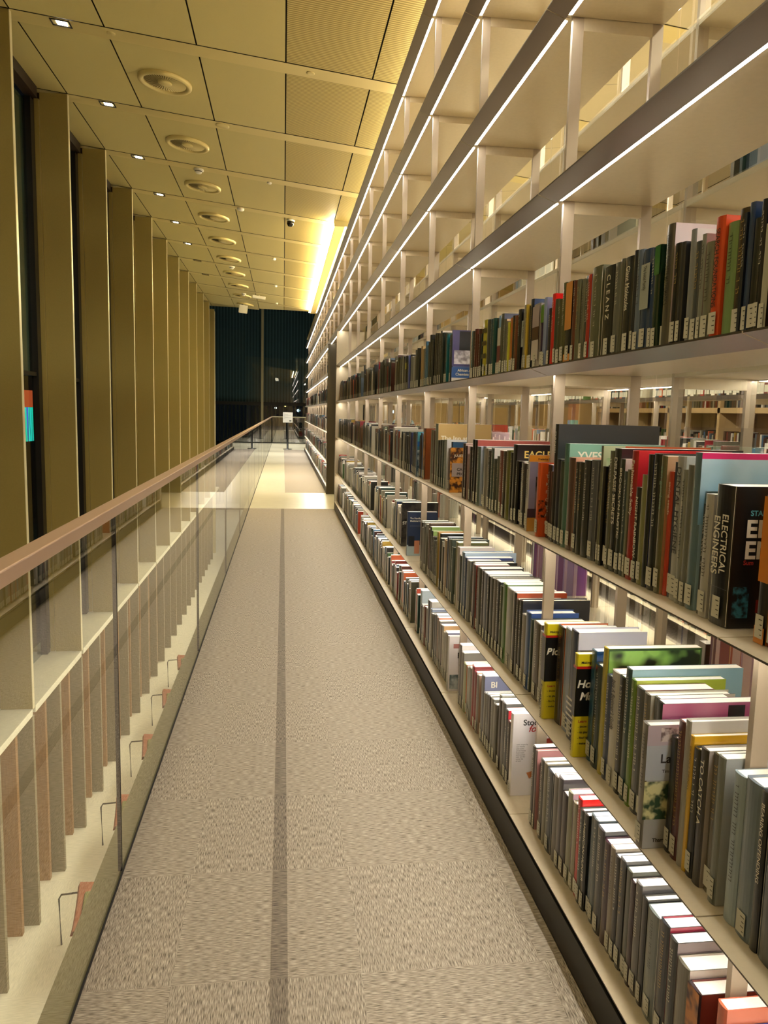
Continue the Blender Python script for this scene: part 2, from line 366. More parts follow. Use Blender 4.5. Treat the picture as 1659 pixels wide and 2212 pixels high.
# ------------------------------------------------------------------ ceiling fittings
TILT = math.atan(0.109)
def ceil_put(o, x, y, dz=0.0):
    o.location = (x, y, zc(x)+dz); o.rotation_euler = (0, TILT, 0)
m = MB(); m.lathe([(.235, .0), (.235, -.022), (.222, -.034), (.195, -.030), (.186, -.018), (.185, -.002)], 0, 0, 40); ring = m.mesh('ring', M_beam, True)
m = MB()
for k in range(44):
    a = 2*PI*k/44; b = a+.098
    m.quad((.055*math.cos(a), .055*math.sin(a), -.016), (.185*math.cos(a), .185*math.sin(a), -.015), (.185*math.cos(b), .185*math.sin(b), -.018), (.055*math.cos(b), .055*math.sin(b), -.017))
vane = m.mesh('vanes', M_beam)
m = MB(); m.lathe([(.001, -.028), (.045, -.028), (.062, -.020), (.062, -.006)], 0, 0, 24); hubm = m.mesh('hub', M_beam, True)
m = MB(); m.lathe([(.001, -.006), (.186, -.006)], 0, 0, 24); backm = m.mesh('back', M_dkgold)
pos = ['nearest', 'second nearest', 'third', 'fourth', 'fifth', 'sixth', 'seventh', 'eighth', 'ninth', 'tenth']
for i in range(10):
    y = 7.59 + 1.655*i
    r = put('air_diffuser', ring); ceil_put(r, -1.065, y, -.001)
    put('vanes', vane, r); put('hub', hubm, r); put('back_disc', backm, r)
    tag(r, 'round swirl air diffuser in the gold ceiling, %s from the camera' % pos[i], 'air vent', 'round ceiling air diffusers')
m = MB()
m.box(-.075, .075, -.055, -.045, -.004, .012); m.box(-.075, .075, .045, .055, -.004, .012); m.box(-.075, -.065, -.045, .045, -.004, .012); m.box(.065, .075, -.045, .045, -.004, .012); dfr = m.mesh('frame', M_gap)
m = MB(); m.box(-.030, .045, -.028, .028, -.003, .004); dlm = m.mesh('lamp', M_down)
for i in range(8):
    y = 6.80 + 1.64*i
    r = put('downlight', dfr); ceil_put(r, -1.74, y, -.006)
    if i < 6: put('lamp', dlm, r)
    tag(r, 'small square %s downlight beside the fins, %s from the camera' % ('lit' if i < 6 else 'unlit', pos[i]), 'ceiling light', 'square downlights along the fins')
def disc(name, x, y, r, h, mt, label, cat):
    m = MB(); m.lathe([(.001, -h), (r*.8, -h), (r, -h*.6), (r, 0)], 0, 0, 20)
    o = put(name, m.mesh(name, mt, True)); ceil_put(o, x, y, -.003); tag(o, label, cat); return o
disc('ceiling_disc', -1.365, 6.81, .035, .006, M_beam, 'flat gold cover disc in the nearest ceiling strip', 'cover plate')
disc('ceiling_disc', .201, 6.83, .035, .006, M_beam, 'flat gold cover disc at the right of the nearest strip', 'cover plate')
disc('ceiling_disc', -.628, 8.46, .07, .008, M_beam, 'wide flat gold cover disc in the second ceiling strip', 'cover plate')
disc('ceiling_disc', -1.37, 10.08, .03, .006, M_beam, 'tiny gold disc in the third strip left of the smoke detector', 'cover plate')
disc('ceiling_disc', -.19, 10.19, .03, .02, M_white, 'small white button sensor in the third ceiling strip', 'sensor')
disc('ceiling_disc', -.622, 11.75, .05, .03, M_white, 'white round sensor in the fourth ceiling strip', 'sensor')
for k, (x, y) in enumerate(((-.19, 15.1), (-.19, 18.3), (-.19, 21.2))):
    disc('ceiling_sensor', x, y, .035, .035, M_white, 'tiny white ceiling sensor near the cove glow, %s of three' % ('nearest', 'middle', 'farthest')[k], 'sensor')
def smoke(x, y, lab):
    m = MB(); m.lathe([(.001, -.055), (.03, -.052), (.045, -.03), (.045, -.02), (.06, -.018), (.06, 0)], 0, 0, 20)
    o = put('smoke_detector', m.mesh('smoke_detector', M_white, True)); ceil_put(o, x, y, -.003)
    m = MB(); m.lathe([(.046, -.034), (.047, -.03), (.046, -.026)], 0, 0, 20); put('vent_slot', m.mesh('vent_slot', M_black), o)
    tag(o, lab, 'smoke detector')
smoke(-1.037, 10.15, 'white smoke detector between the second and third air diffusers')
smoke(-1.06, 16.7, 'white smoke detector farther down among the small diffusers')
smoke(-1.0, 20.4, 'white smoke detector close to the far window')
o = disc('security_camera', .087, 11.95, .06, .02, M_white, 'dome security camera hanging from the ceiling near the cove', 'camera')
m = MB(); m.lathe([(.001, -.095), (.03, -.088), (.05, -.06), (.052, -.04), (.05, -.02)], 0, 0, 20); put('dome', m.mesh('dome', mat('dark_dome', '201d18', .15), True), o)
m = MB(); m.box(-.16, .16, -.05, .05, -.09, -.02); m.box(-.02, .02, -.02, .02, -.02, .002); o = put('emergency_light', m.mesh('emergency_light', M_white)); ceil_put(o, -.618, 20.3); tag(o, 'white rectangular emergency light on the far ceiling', 'emergency light'); bevel(o, .01)
m = MB(); m.box(-.12, .12, -.04, .04, -.26, -.04); m.box(-.02, .02, -.02, .02, -.04, .002); o = put('wall_speaker', m.mesh('wall_speaker', M_white)); ceil_put(o, -1.1, 22.4); tag(o, 'white box speaker hanging at the end of the ceiling', 'speaker'); bevel(o, .02)

# ------------------------------------------------------------------ sign and posts at the far end
def stanchion(x, y, h, lab):
    m = MB(); m.lathe([(.001, .03), (.17, .018), (.18, .0)], 0, 0, 24); r = put('barrier_post', m.mesh('base', M_black, True)); r.location = (x, y, .0)
    m = MB(); m.tube([(0, 0, .02), (0, 0, h)], .035, 12); put('pole', m.mesh('pole', M_black, True), r); return r
r = stanchion(.172, 30.6, 1.04, ''); r.name = 'notice_stand'; tag(r, 'black notice stand holding a white sheet at the walkway end', 'sign stand')
m = MB(); m.box(-.185, .185, -.04, -.03, 1.03, 1.42); sh = put('notice_sheet', m.mesh('notice_sheet', M_white), r)
m = MB()
for k in range(7): m.box(-.15, -.15+.05+.11*(k % 3), -.042, -.0405, 1.36-.03*k, 1.365-.03*k)
m.box(.06, .14, -.042, -.0405, 1.07, 1.13); put('notice_print', m.mesh('notice_print', mat('print_grey', '77766c', .8)), sh)

# ================================================================== BOOKCASES
D = 0.377                                    # depth of one half
def lipprof(z):                              # front lip and shelf, in X-Z, x from front edge
    return [(0, z), (D, z), (D, z-.018), (.075, z-.018), (.075, z-.022), (.062, z-.022), (.060, z-.026), (0, z-.004)]
BW = 1.18
def shelfmesh(z):
    m = MB(); m.prism(lipprof(z), .002, BW-.002, 0, 'y', ms=[0, 0, 0, 0, 0, 0, 1, 2]); return m.mesh('shelf', [M_shelf, M_lip, M_edge])
SH = {s: shelfmesh(0) for s in (1,)}
m = MB(); m.quad((.063, .02, -.0235), (.063, BW-.02, -.0235), (.074, BW-.02, -.0225), (.074, .02, -.0225)); LEDM = m.mesh('light_strip', M_led)
m = MB(); m.box(.085, .120, 0.001, .017, .0, 3.80); UPM = m.mesh('upright', M_post)
m = MB(); m.box(D-.035, D, 0.001, .017, .0, 3.80); UPB = m.mesh('upright_rear', M_post)
m = MB(); m.box(.085, .120, 0.001, .017, 2.7, 3.80); UPM2 = m.mesh('upright', M_post)
m = MB(); m.box(D-.035, D, 0.001, .017, 2.7, 3.80); UPB2 = m.mesh('upright_rear', M_post)
m = MB(); m.box(.12, D-.035, 0.001, .017, -.055, -.0185); CRM = m.mesh('crossbar', M_shelf)
m = MB(); m.box(.002, .010, 0, BW, 0.003, .112); KPM = m.mesh('kick_plate', M_kick)
def bay(x, y, label, rot=False, levels=range(1, 9), group=None, top=None, led=True):
    r = put('bookcase', None); r.location = (x, y + (BW if rot else 0), 0)
    if rot: r.rotation_euler = (0, 0, PI)
    tag(r, label, 'bookcase', group)
    hi = 6 in levels and 1 not in levels
    for s in levels:
        so = put('shelf', SH[1], r, (0, 0, Zs[s]))
        if s > 1 and led: put('light_strip', LEDM, so)
        if s > 1 and not (hi and s == 6): put('crossbar', CRM, r, (0, 0, Zs[s]))
    put('upright', UPM2 if hi else UPM, r); put('upright', UPB2 if hi else UPB, r)
    if 1 in levels and x < 2: put('kick_plate', KPM, r)
    return r
ordn = ['bay nearest the camera', 'second bay', 'third bay', 'fourth bay', 'fifth bay', 'sixth bay', 'seventh bay', 'eighth bay', 'ninth bay', 'tenth bay',
        'eleventh bay', 'twelfth bay', 'thirteenth bay', 'fourteenth bay']
for k in range(10):
    bay(XF, J(k-1), 'tall beige metal bookcase facing the walkway, %s of the long run' % ordn[k], group='walkway bookcase bays')
    bay(1.645, J(k-1), 'rear half of the long bookcase facing the inner aisle, %s' % ordn[k], True, group='inner aisle bookcase bays')
for k in range(2):
    bay(XF, J(9+k), 'three upper shelves bridging the cross passage, %s bridge bay' % ('nearer', 'farther')[k], levels=(6, 7, 8), group='bridge bays')
for k in range(13):
    bay(XF, J(11+k), 'far bookcase beyond the stone threshold, %s behind the end panel' % ordn[k].replace('bay nearest the camera', 'first bay'), group='far bookcase bays')
m = MB(); m.box(XF+.0, 1.2, 11.912, 11.98, 0, 2.69); o = put('bookcase_end_panel', m.mesh('end_panel', M_shelf)); tag(o, 'pale metal end panel closing the near bookcase run', 'end panel')
m = MB(); m.box(XF, 1.2, 14.20, 14.262, 0, 2.69); o = put('bookcase_end_panel', m.mesh('end_panel', mat('shaded_olive_panel', '3a3014', .6))); tag(o, 'end panel of the far bookcase beyond the passage, coloured dark olive for shade', 'end panel')  # olive darkened in the colour because this face stands unlit
m = MB()
o = put('glass_divider', None); tag(o, 'clear glass panes standing between the two bookcase halves', 'glass screen')
for k in range(10):
    m = MB(); m.box(1.211, 1.219, J(k-1)+.01, J(k)-.01, .14, 3.8); put('glass_pane', m.mesh('glass_pane', M_glass), o)
for k in range(8):
    bay(2.65, 3.2+1.18*k, 'beige bookcase across the inner aisle seen through the shelves, %s' % ordn[k].replace('bay nearest the camera', 'nearest bay'), group='second row bookcases', levels=range(1, 9), led=True)

# ================================================================== BOOKS
BOOKMATS = {}
def bm_(h, gloss=True):
    k = 'book_' + h
    c = lin(h); f = .62 + .38*min(1, max(c[:3])*1.3)   # dark swatches deepened most, so the colour carries the shade on the spines
    return MATS.get(k) or mat(k, (c[0]*f, c[1]*f, c[2]*f, 1), .28 if gloss else .6, 0, .5, coat=.35)
def book_mesh(th, h, d, cols, soft=False):
    """cover shell: near board, rounded spine, far board.  x=0 spine front, y centred, z up"""
    t = .0022; r = min(th*.5, .008); hw = th/2; bul = 0 if th < .014 else min(.004, th*.1)
    out = [(d, -hw), (bul+.001, -hw)]
    n = 6
    for i in range(1, n):
        a = -1 + 2*i/n; out.append((bul*(abs(a)**2), a*hw))
    out += [(bul+.001, hw), (d, hw)]
    inn = [(d, hw-t), (bul+t+.001, hw-t), (bul+t+.001, -hw+t), (d, -hw+t)]
    prof = out + inn
    ms = [1] + [0]*n + [1] + [1]*5
    m = MB(); m.prism(prof, 0, h, 0, 'z', ms=ms)
    return m.mesh('cover', [bm_(cols[0]), bm_(cols[1])])
def label_mesh(th):
    m = MB(); w = min(th*.78, .026)/2; m.quad((0, -w, 0), (0, w, 0), (0, w, .042), (0, -w, .042)); 
    for k in range(4):
        z = .033-.009*k; ww = w*(.75, .45, .6, .35)[k]; m.quad((-.0004, -w*.8, z), (-.0004, -w*.8+ww*1.2, z), (-.0004, -w*.8+ww*1.2, z+.0016), (-.0004, -w*.8, z+.0016), 1)
    return m.mesh('call_label', [M_lab, M_ink])
def pages(o, th, h, d, soft):
    m = MB(); c = 0 if soft else .004
    m.box(.004, d-c-.001, -th/2+.0024, th/2-.0024, .002, h-c-.0005); put('pages', m.mesh('pages', M_page), o)
def squiggle(o, th, h, light, rnd):
    m = MB(); w = min(th*.4, .012); z = h-.02; zend = .075+rnd.random()*h*.3
    while z > zend:
        l = .003+rnd.random()*.004; ww = w*(.6+.4*rnd.random()); m.quad((-.0005, -ww/2, z-l), (-.0005, ww/2, z-l), (-.0005, ww/2, z-l+.0012), (-.0005, -ww/2, z-l+.0012))
        m.quad((-.0005, -ww/2, z-l), (-.0005, -ww/2+.0012, z-l), (-.0005, -ww/2+.0012, z), (-.0005, -ww/2, z))
        z -= l+.0022
        if rnd.random() < .16: z -= .008
    if m.f: put('title_print', m.mesh('title_print', light), o)
T_light = mat('print_light', 'd8d2c0', .5); T_gold = mat('print_gold', 'b89a50', .4); T_dark = mat('print_dark', '26221e', .5)
T_cyan = mat('print_cyan', '58a8b8', .5); T_yel = mat('print_yellow', 'e8cc70', .5); T_red = mat('print_red', 'b02a28', .5)
def text(o, s, size, mt, loc, rot, name='title_print', sx=1.0, align='LEFT', bold=0.0):
    cu = bpy.data.curves.new('title', 'FONT'); cu.body = s; cu.size = size; cu.offset = bold*size; cu.align_x = align
    cu.materials.append(mt); t = put(name, cu, o); t.location = loc; t.rotation_euler = rot; t.scale = (sx, 1, 1); return t
R_SP = (PI/2, PI/2, -PI/2)       # on the spine, reading downwards
def spine_text(o, s, th, h, mt, z=None):
    size = min(th*.62, .03); L = h*.62; est = len(s)*size*.60
    e = Matrix(((0, 0, -1), (0, 1, 0), (1, 0, 0)))          # local x -> -Z, y -> ... built below
    cu = bpy.data.curves.new('title', 'FONT'); cu.body = s; cu.size = size; cu.offset = .01*size; cu.materials.append(mt)
    t = put('title_print', cu, o)
    sxx = min(1.25, L/est) if est else 1
    # text x axis -> world -Z (reads downwards), text y axis -> towards +Y side when seen from -X (right is -Y)
    X = Vector((0, 0, -1))*sxx; Y = Vector((0, -1, 0)); Z = Vector((-1, 0, 0))
    t.matrix_local = Matrix(((X.x, Y.x, Z.x, -.0010), (X.y, Y.y, Z.y, size*.33), (X.z, Y.z, Z.z, (z or h-.022)), (0, 0, 0, 1)))
    return t
def cover_text(o, s, x, z, th, size, mt, bold=0.02, sx=1.0):
    cu = bpy.data.curves.new('title', 'FONT'); cu.body = s; cu.size = size; cu.offset = bold*size; cu.materials.append(mt)
    t = put('cover_title', cu, o); t.location = (x, -th/2-.0008, z); t.rotation_euler = (PI/2, 0, 0); t.scale = (sx, 1, 1); return t
def panel(o, x0, x1, z0, z1, th, hx, name='cover_print', lift=.0004):
    m = MB(); y = -th/2-lift; m.quad((x0, y, z0), (x1, y, z0), (x1, y, z1), (x0, y, z1)); return put(name, m.mesh(name, hx if not isinstance(hx, str) else bm_(hx)), o)
def sband(o, th, z0, z1, hx, name='spine_band', lift=.0005):
    m = MB(); m.quad((-lift, -th*.49, z0), (-lift, th*.49, z0), (-lift, th*.49, z1), (-lift, -th*.49, z1)); return put(name, m.mesh(name, bm_(hx)), o)
def blobs(name, a, b, sc_, det=2):
    if name in MATS: return MATS[name]
    m = bpy.data.materials.new(name); m.use_nodes = True; nt = m.node_tree; bb = nt.nodes['Principled BSDF']
    tc = nt.nodes.new('ShaderNodeTexCoord'); n = nt.nodes.new('ShaderNodeTexNoise'); n.inputs['Scale'].default_value = sc_; n.inputs['Detail'].default_value = det
    r = nt.nodes.new('ShaderNodeValToRGB'); e = r.color_ramp.elements; e[0].position = .42; e[0].color = lin(a); e[1].position = .58; e[1].color = lin(b)
    nt.links.new(tc.outputs['Object'], n.inputs['Vector']); nt.links.new(n.outputs['Fac'], r.inputs[0]); nt.links.new(r.outputs[0], bb.inputs['Base Color']); bb.inputs['Roughness'].default_value = .3
    MATS[name] = m; return m

def cname(hx):
    r, g, b = [int(hx[i:i+2], 16) for i in (0, 2, 4)]; mx, mn = max(r, g, b), min(r, g, b); v = mx; s = (mx-mn)/max(mx, 1)
    if s < .16: return 'black' if v < 50 else 'charcoal' if v < 80 else 'grey' if v < 140 else 'silver grey' if v < 185 else 'white'
    import colorsys
    h = colorsys.rgb_to_hsv(r/255, g/255, b/255)[0]*360
    if v < 48: return 'black'
    dk = 'dark ' if v < 95 else 'light ' if (v > 150 and s < .45) else ''
    if h < 15 or h > 345: n = 'brown' if (s < .55 and v < 130) else 'red'
    elif h < 42: n = 'orange' if (s > .72 and v > 150) else ('brown' if v < 150 else 'tan')
    elif h < 68: n = 'yellow' if (s > .6 and v > 150) else ('olive' if v < 130 else 'khaki')
    elif h < 165: n = 'green'
    elif h < 200: n = 'teal'
    elif h < 255: n = 'blue'
    else: n = 'purple' if h < 320 else 'maroon'
    return dk+n
LEVEL = {1: 'bottom shelf', 2: 'second shelf up', 3: 'third shelf up', 4: 'fourth shelf up'}
TEXTCOL = {'SEARCH FOUNDATIONS': '2a1c14', 'saving seeds': 'd8c8b0', 'zen gardens': '6a8a70', 'DENTAL HYGIENE': '3a3a3a', 'ESSENTIAL DISCRETE MATHEMATICS': '1e1c1a', 'BRADUCE TIRINNY': '7a6a2a', "Java A Beginner's Guide": '30302c'}
def add_book(yf, th, h, sp, cv, dx, dp, fl, s, rnd):
    h = min(h, (.395 if s == 1 else .5)); X = XF+.05-dx/1000
    d = dp or (.15+.05*rnd.random()); cv = cv or sp
    soft = rnd.random() < .55
    me = book_mesh(th, h, d, (sp, cv), soft)
    o = put('book', me); o.location = (X, yf-th/2, Zs[s]+.0008)
    if rnd.random() < .3 and dx < 5 and dp < .2: o.location.x += rnd.random()*.012
    pages(o, th, h, d, soft)
    k, _, arg = fl.partition(':')
    if th > .012 and rnd.random() < .88 and k not in ('yellowBio', 'yellowHom', 'chemists'):
        lb = put('call_label', label_mesh(th), o); lb.location = (-.0012, 0, .008+rnd.random()*.006)
    darkbg = sum(int(sp[i:i+2], 16) for i in (0, 2, 4)) < 330
    tcol = rnd.choice([T_light, T_light, T_gold]) if darkbg else T_dark
    if k == 'text':
        spine_text(o, arg, th, h, (mat('print_'+TEXTCOL[arg], TEXTCOL[arg]) if arg in TEXTCOL else T_light))
    elif k in ('title', '', 'coverhi', 'coverlow', 'rowtext', 'pattern', 'stone', 'medicinal', 'land', 'tea', 'cafe') and k != 'medicinal':
        if k in ('title', 'rowtext') or rnd.random() < .55: squiggle(o, th, h, tcol, rnd)
    if k == 'coverhi': cover_text(o, arg, .03, h-.048, th, (.036 if len(arg) < 6 else .016), T_yel if arg == 'EAGLE' else (T_dark if arg == 'G' else T_light), .02)
    if k == 'coverlow': cover_text(o, arg, .02, h-.09, th, .036, T_light)
    if k == 'band': sband(o, th, h*.62, h*.8, arg)
    if k == 'topband': sband(o, th, h*.72, h*.995, arg)
    if k == 'tophalf': sband(o, th, h*.42, h*.995, arg); sband(o, th, .0, .03, arg)
    if k == 'tri': sband(o, th, h*.2, h*.5, '7a1c3c'); sband(o, th, h*.5, h*.8, 'c8c4bc')
    if k in ('inset', 'toplabel'):
        sband(o, th, h*.42, h*.86, 'aab0a8'); spine_text(o, arg, th*.8, h*.6, T_dark, h*.84).location.x = -.0016
    if k == 'collage': sband(o, th, h*.15, h*.45, 'c8bcb8'); sband(o, th, h*.45, h*.65, '4a1c10'); sband(o, th, h*.65, h*.97, 'b0a0a4')
    if k == 'pattern': 
        for q in range(4): sband(o, th, h*(.12+.22*q), h*(.2+.22*q), '2a2a18' if q % 2 else '5a4a20')
    if k == 'leaf':
        m = MB(); m.quad((-.0006, -th*.49, .0), (-.0006, th*.49, 0), (-.0006, th*.49, h), (-.0006, -th*.49, h)); put('spine_picture', m.mesh('sp', blobs('leafspine', '3a1410', 'c07a30', 22)), o)
    if k == 'bluewhite':
        panel(o, .004, .12, h*.0, h*.6, th, blobs('bluepic', '2a4a6a', 'a0b0c0', 30)); panel(o, .004, .14, h*.8, h, th, '4a98a8'); panel(o, .004, .14, h*.68, h*.78, th, '1a60b0'); cover_text(o, 'R', .02, h*.5, th, .03, T_light)
    if k == 'chemists':
        panel(o, .0, .2, h*.32, h, th, '5a5488'); panel(o, .035, .11, h*.55, h*.98, th, '241c20', lift=.0006); panel(o, .01, .14, h*.36, h*.62, th, blobs('labcoat', '8a8490', 'd8d4dc', 26), lift=.0008)
        panel(o, .0, .2, h*.10, h*.30, th, '3f64a8'); panel(o, .0, .2, 0, h*.10, th, 'd0ccc8', lift=.0006)
        cover_text(o, 'African American', .03, h*.22, th, .018, T_light); cover_text(o, 'Chemists in the', .02, h*.145, th, .018, T_light)
    if k == 'fruit':
        panel(o, .012, .16, h*.3, h*.97, th, blobs('fruitpic', '1c120c', '8a6a28', 14)); panel(o, .012, .16, 0, h*.29, th, '3a2c24'); cover_text(o, 'ALL', .03, h*.12, th, .04, T_light)
    if k == 'green': panel(o, .01, .28, h*.55, h*.9, th, blobs('greenpic', '5a8a3a', 'c0cca8', 9)); panel(o, .06, .3, h*.96, h, th, 'd86030', lift=.0006)
    if k == 'pinktop': panel(o, .0, .3, h-.012, h, th, 'd01868'); panel(o, .0, .3, h*.55, h-.012, th, blobs('bluecloth', '7aa4b8', 'a8c4d0', 7)); panel(o, .12, .2, h*.55, h*.72, th, 'c87a80', lift=.0007)
    if k == 'electrical':
        spine_text(o, 'ELECTRICAL', th*.72, h*.75, T_light, h*.80).location.y = -.001
        spine_text(o, 'ENGINEERS', th*.72, h*.72, T_light, h*.78).location.y = .026
        cover_text(o, 'STAN', .035, h*.80, th, .014, T_cyan); cover_text(o, 'ELEC', .028, h*.65, th, .046, T_light, .03); cover_text(o, 'ENG', .028, h*.50, th, .046, T_light, .03); cover_text(o, 'Sum', .028, h*.455, th, .012, T_red)
        panel(o, .06, .1, .03, .055, th, '8a1c14'); panel(o, .012, .045, .02, .08, th, blobs('circuit', '04080c', '3a7a90', 60, 5)); sband(o, th, h*.27, h*.272, '7a7a7a')
    if k == 'tea':
        panel(o, .0, .15, h-.022, h, th, 'd8902c'); cover_text(o, 'Frederica B. Bell', .03, h-.016, th, .009, T_dark); panel(o, .0, .15, .0, h*.18, th, 'c09040'); panel(o, .025, .10, h*.3, h*.72, th, blobs('teapic', '1c1816', '6a5c5c', 22)); panel(o, .0, .15, h*.18, h*.3, th, '3a3440')
    if k == 'knife':
        for q, tx in enumerate(('TH', 'KN', 'FIN', 'GIR', 'TO', 'ARM', 'MA')): cover_text(o, tx, .022, h*(.80-.105*q), th, .016, T_light, 0)
        panel(o, .0, .15, h*.26, h*.5, th, blobs('spots', '1c0c08', 'c8501c', 70))
    if k == 'cafe':
        panel(o, .0, .17, .0, h, th, blobs('beads', '3a1a0a', 'c8862c', 40)); panel(o, .01, .17, h*.36, h*.66, th, 'a89a98', lift=.0006)
        cover_text(o, 'JULIET', .02, h*.8, th, .017, T_light); cover_text(o, 'LA', .075, h*.58, th, .02, T_dark).location.y -= .001; cover_text(o, 'CAFÉ', .035, h*.49, th, .02, T_dark).location.y -= .001; cover_text(o, 'PROV', .035, h*.39, th, .02, T_dark).location.y -= .001
    if k == 'yellowBio' or k == 'yellowHom':
        m = MB(); 
        for x0, x1 in ((.0, d),):
            panel(o, x0, x1, h*.40, h*.86, th, '0c0b0a'); panel(o, x0, x1, h*.86, h*.885, th, 'b82018')
        sband(o, th, h*.40, h*.86, '14130f'); sband(o, th, h*.86, h*.885, 'b82018')
        cover_text(o, 'Making Everything Easier', .012, h*.91, th, .010, T_dark, .02); cover_text(o, 'Biology' if k == 'yellowBio' else 'Home', .003, h*.68, th, .031, T_light, .03).data.shear = .2
        if k == 'yellowHom': cover_text(o, 'Maintenance', .012, h*.56, th, .031, T_light, .03).data.shear = .2
        cover_text(o, 'Learn to:', .012, h*.34, th, .011, T_red, .02)
        for q in range(4): cover_text(o, '- ' + ('know how', 'to plan it', 'find help', 'make it')[q], .012, h*(.29-.055*q), th, .009, T_dark)
        spine_text(o, 'for everyone', th, h*.9, T_dark, h*.36)
    if k == 'zigzag':
        for q in range(7): sband(o, th, h*(.06+.05*q), h*(.08+.05*q), 'c8c4bc')
    if k == 'leafphoto': panel(o, .006, .255, .02, h-.006, th, blobs('leafphoto', '14200c', '8ab858', 16, 1.5))
    if k == 'oxford':
        panel(o, .0, .23, h*.5, h, th, blobs('pinkcloud', '9a4c70', 'c08098', 6)); panel(o, .155, .195, h-.045, h-.006, th, '1c181a', lift=.0006); cover_text(o, 'OXFORD', .158, h-.04, th, .009, T_light).location.y -= .001
    if k == 'land':
        panel(o, .0, .19, h*.84, h, th, 'b8a8ac'); panel(o, .0, .19, h*.56, h*.84, th, 'b0b4b8', lift=.0005); panel(o, .0, .19, h*.24, h*.55, th, blobs('camo', '28402c', 'c8c490', 42)); panel(o, .03, .16, h*.87, h*.98, th, blobs('wallmap', '6a5a58', 'c4b8b0', 60), lift=.0006)
        cover_text(o, 'Landscapes', .032, h*.70, th, .028, T_dark); cover_text(o, 'Tim Richardson', .038, h*.62, th, .010, T_dark); cover_text(o, 'Thames & Hudson', .026, h*.055, th, .012, T_dark, .03)
    if k == 'fish': panel(o, .025, .09, h*.78, h*.86, th, 'a87068'); panel(o, .01, .18, .01, h*.3, th, blobs('sea', '4a5a5c', 'a0a8a8', 20)); cover_text(o, 'FISH', .045, h*.6, th, .04, T_dark)
    if k == 'stock':
        cover_text(o, 'Stocks', .04, h*.86, th, .03, T_dark); cover_text(o, 'for', .06, h*.78, th, .034, T_red).data.shear = .3
        for q in range(9): cover_text(o, ('with recipes by', 'our friends', 'and cooks', 'of the house', 'from town', 'and country', 'near and far', 'every day', 'all year')[q], .018, h*(.62-.025*q), th, .007, T_dark, 0)
        m = MB(); m.tube([(.065, 0, .075), (.085, 0, .085), (.11, 0, .10)], [.013, .008, .012], 12); sp_ = put('cover_print', m.mesh('spoon', mat('spoon_wood', 'b8703c', .5), True), o); sp_.scale = (1, .04, 1); sp_.location = (0, -th/2-.0008, 0)
        m = MB(); m.lathe([(.001, 0), (.05, 0)], 0, 0, 24); q = put('cover_print', m.mesh('bowl', mat('bowl_red', '9a3020', .5)), o); q.rotation_euler = (PI/2, 0, 0); q.scale = (1, 1.3, 1); q.location = (.14, -th/2-.0009, .15)
    if k == 'medicinal':
        cover_text(o, 'The Handbook of', .018, h*.84, th, .015, T_light); cover_text(o, 'Medicinal Chemistry', .018, h*.78, th, .015, T_light); panel(o, .018, .12, h*.68, h*.683, th, 'c0c0c8')
        panel(o, .0, .13, .0, h*.25, th, 'a0b0b4'); panel(o, .05, .085, h*.05, h*.35, th, 'b87a5c', lift=.0007); panel(o, .09, .15, h*.15, h*.45, th, '16181c', lift=.0006); panel(o, .01, .05, h*.22, h*.45, th, '20242c', lift=.0006)
    if k == 'stone': panel(o, .0, .26, .0, h, th, blobs('stonepic', '100e0c', '3a342c', 24, 4)); cover_text(o, 'STO', .006, h*.5, th, .03, T_light)
    return o
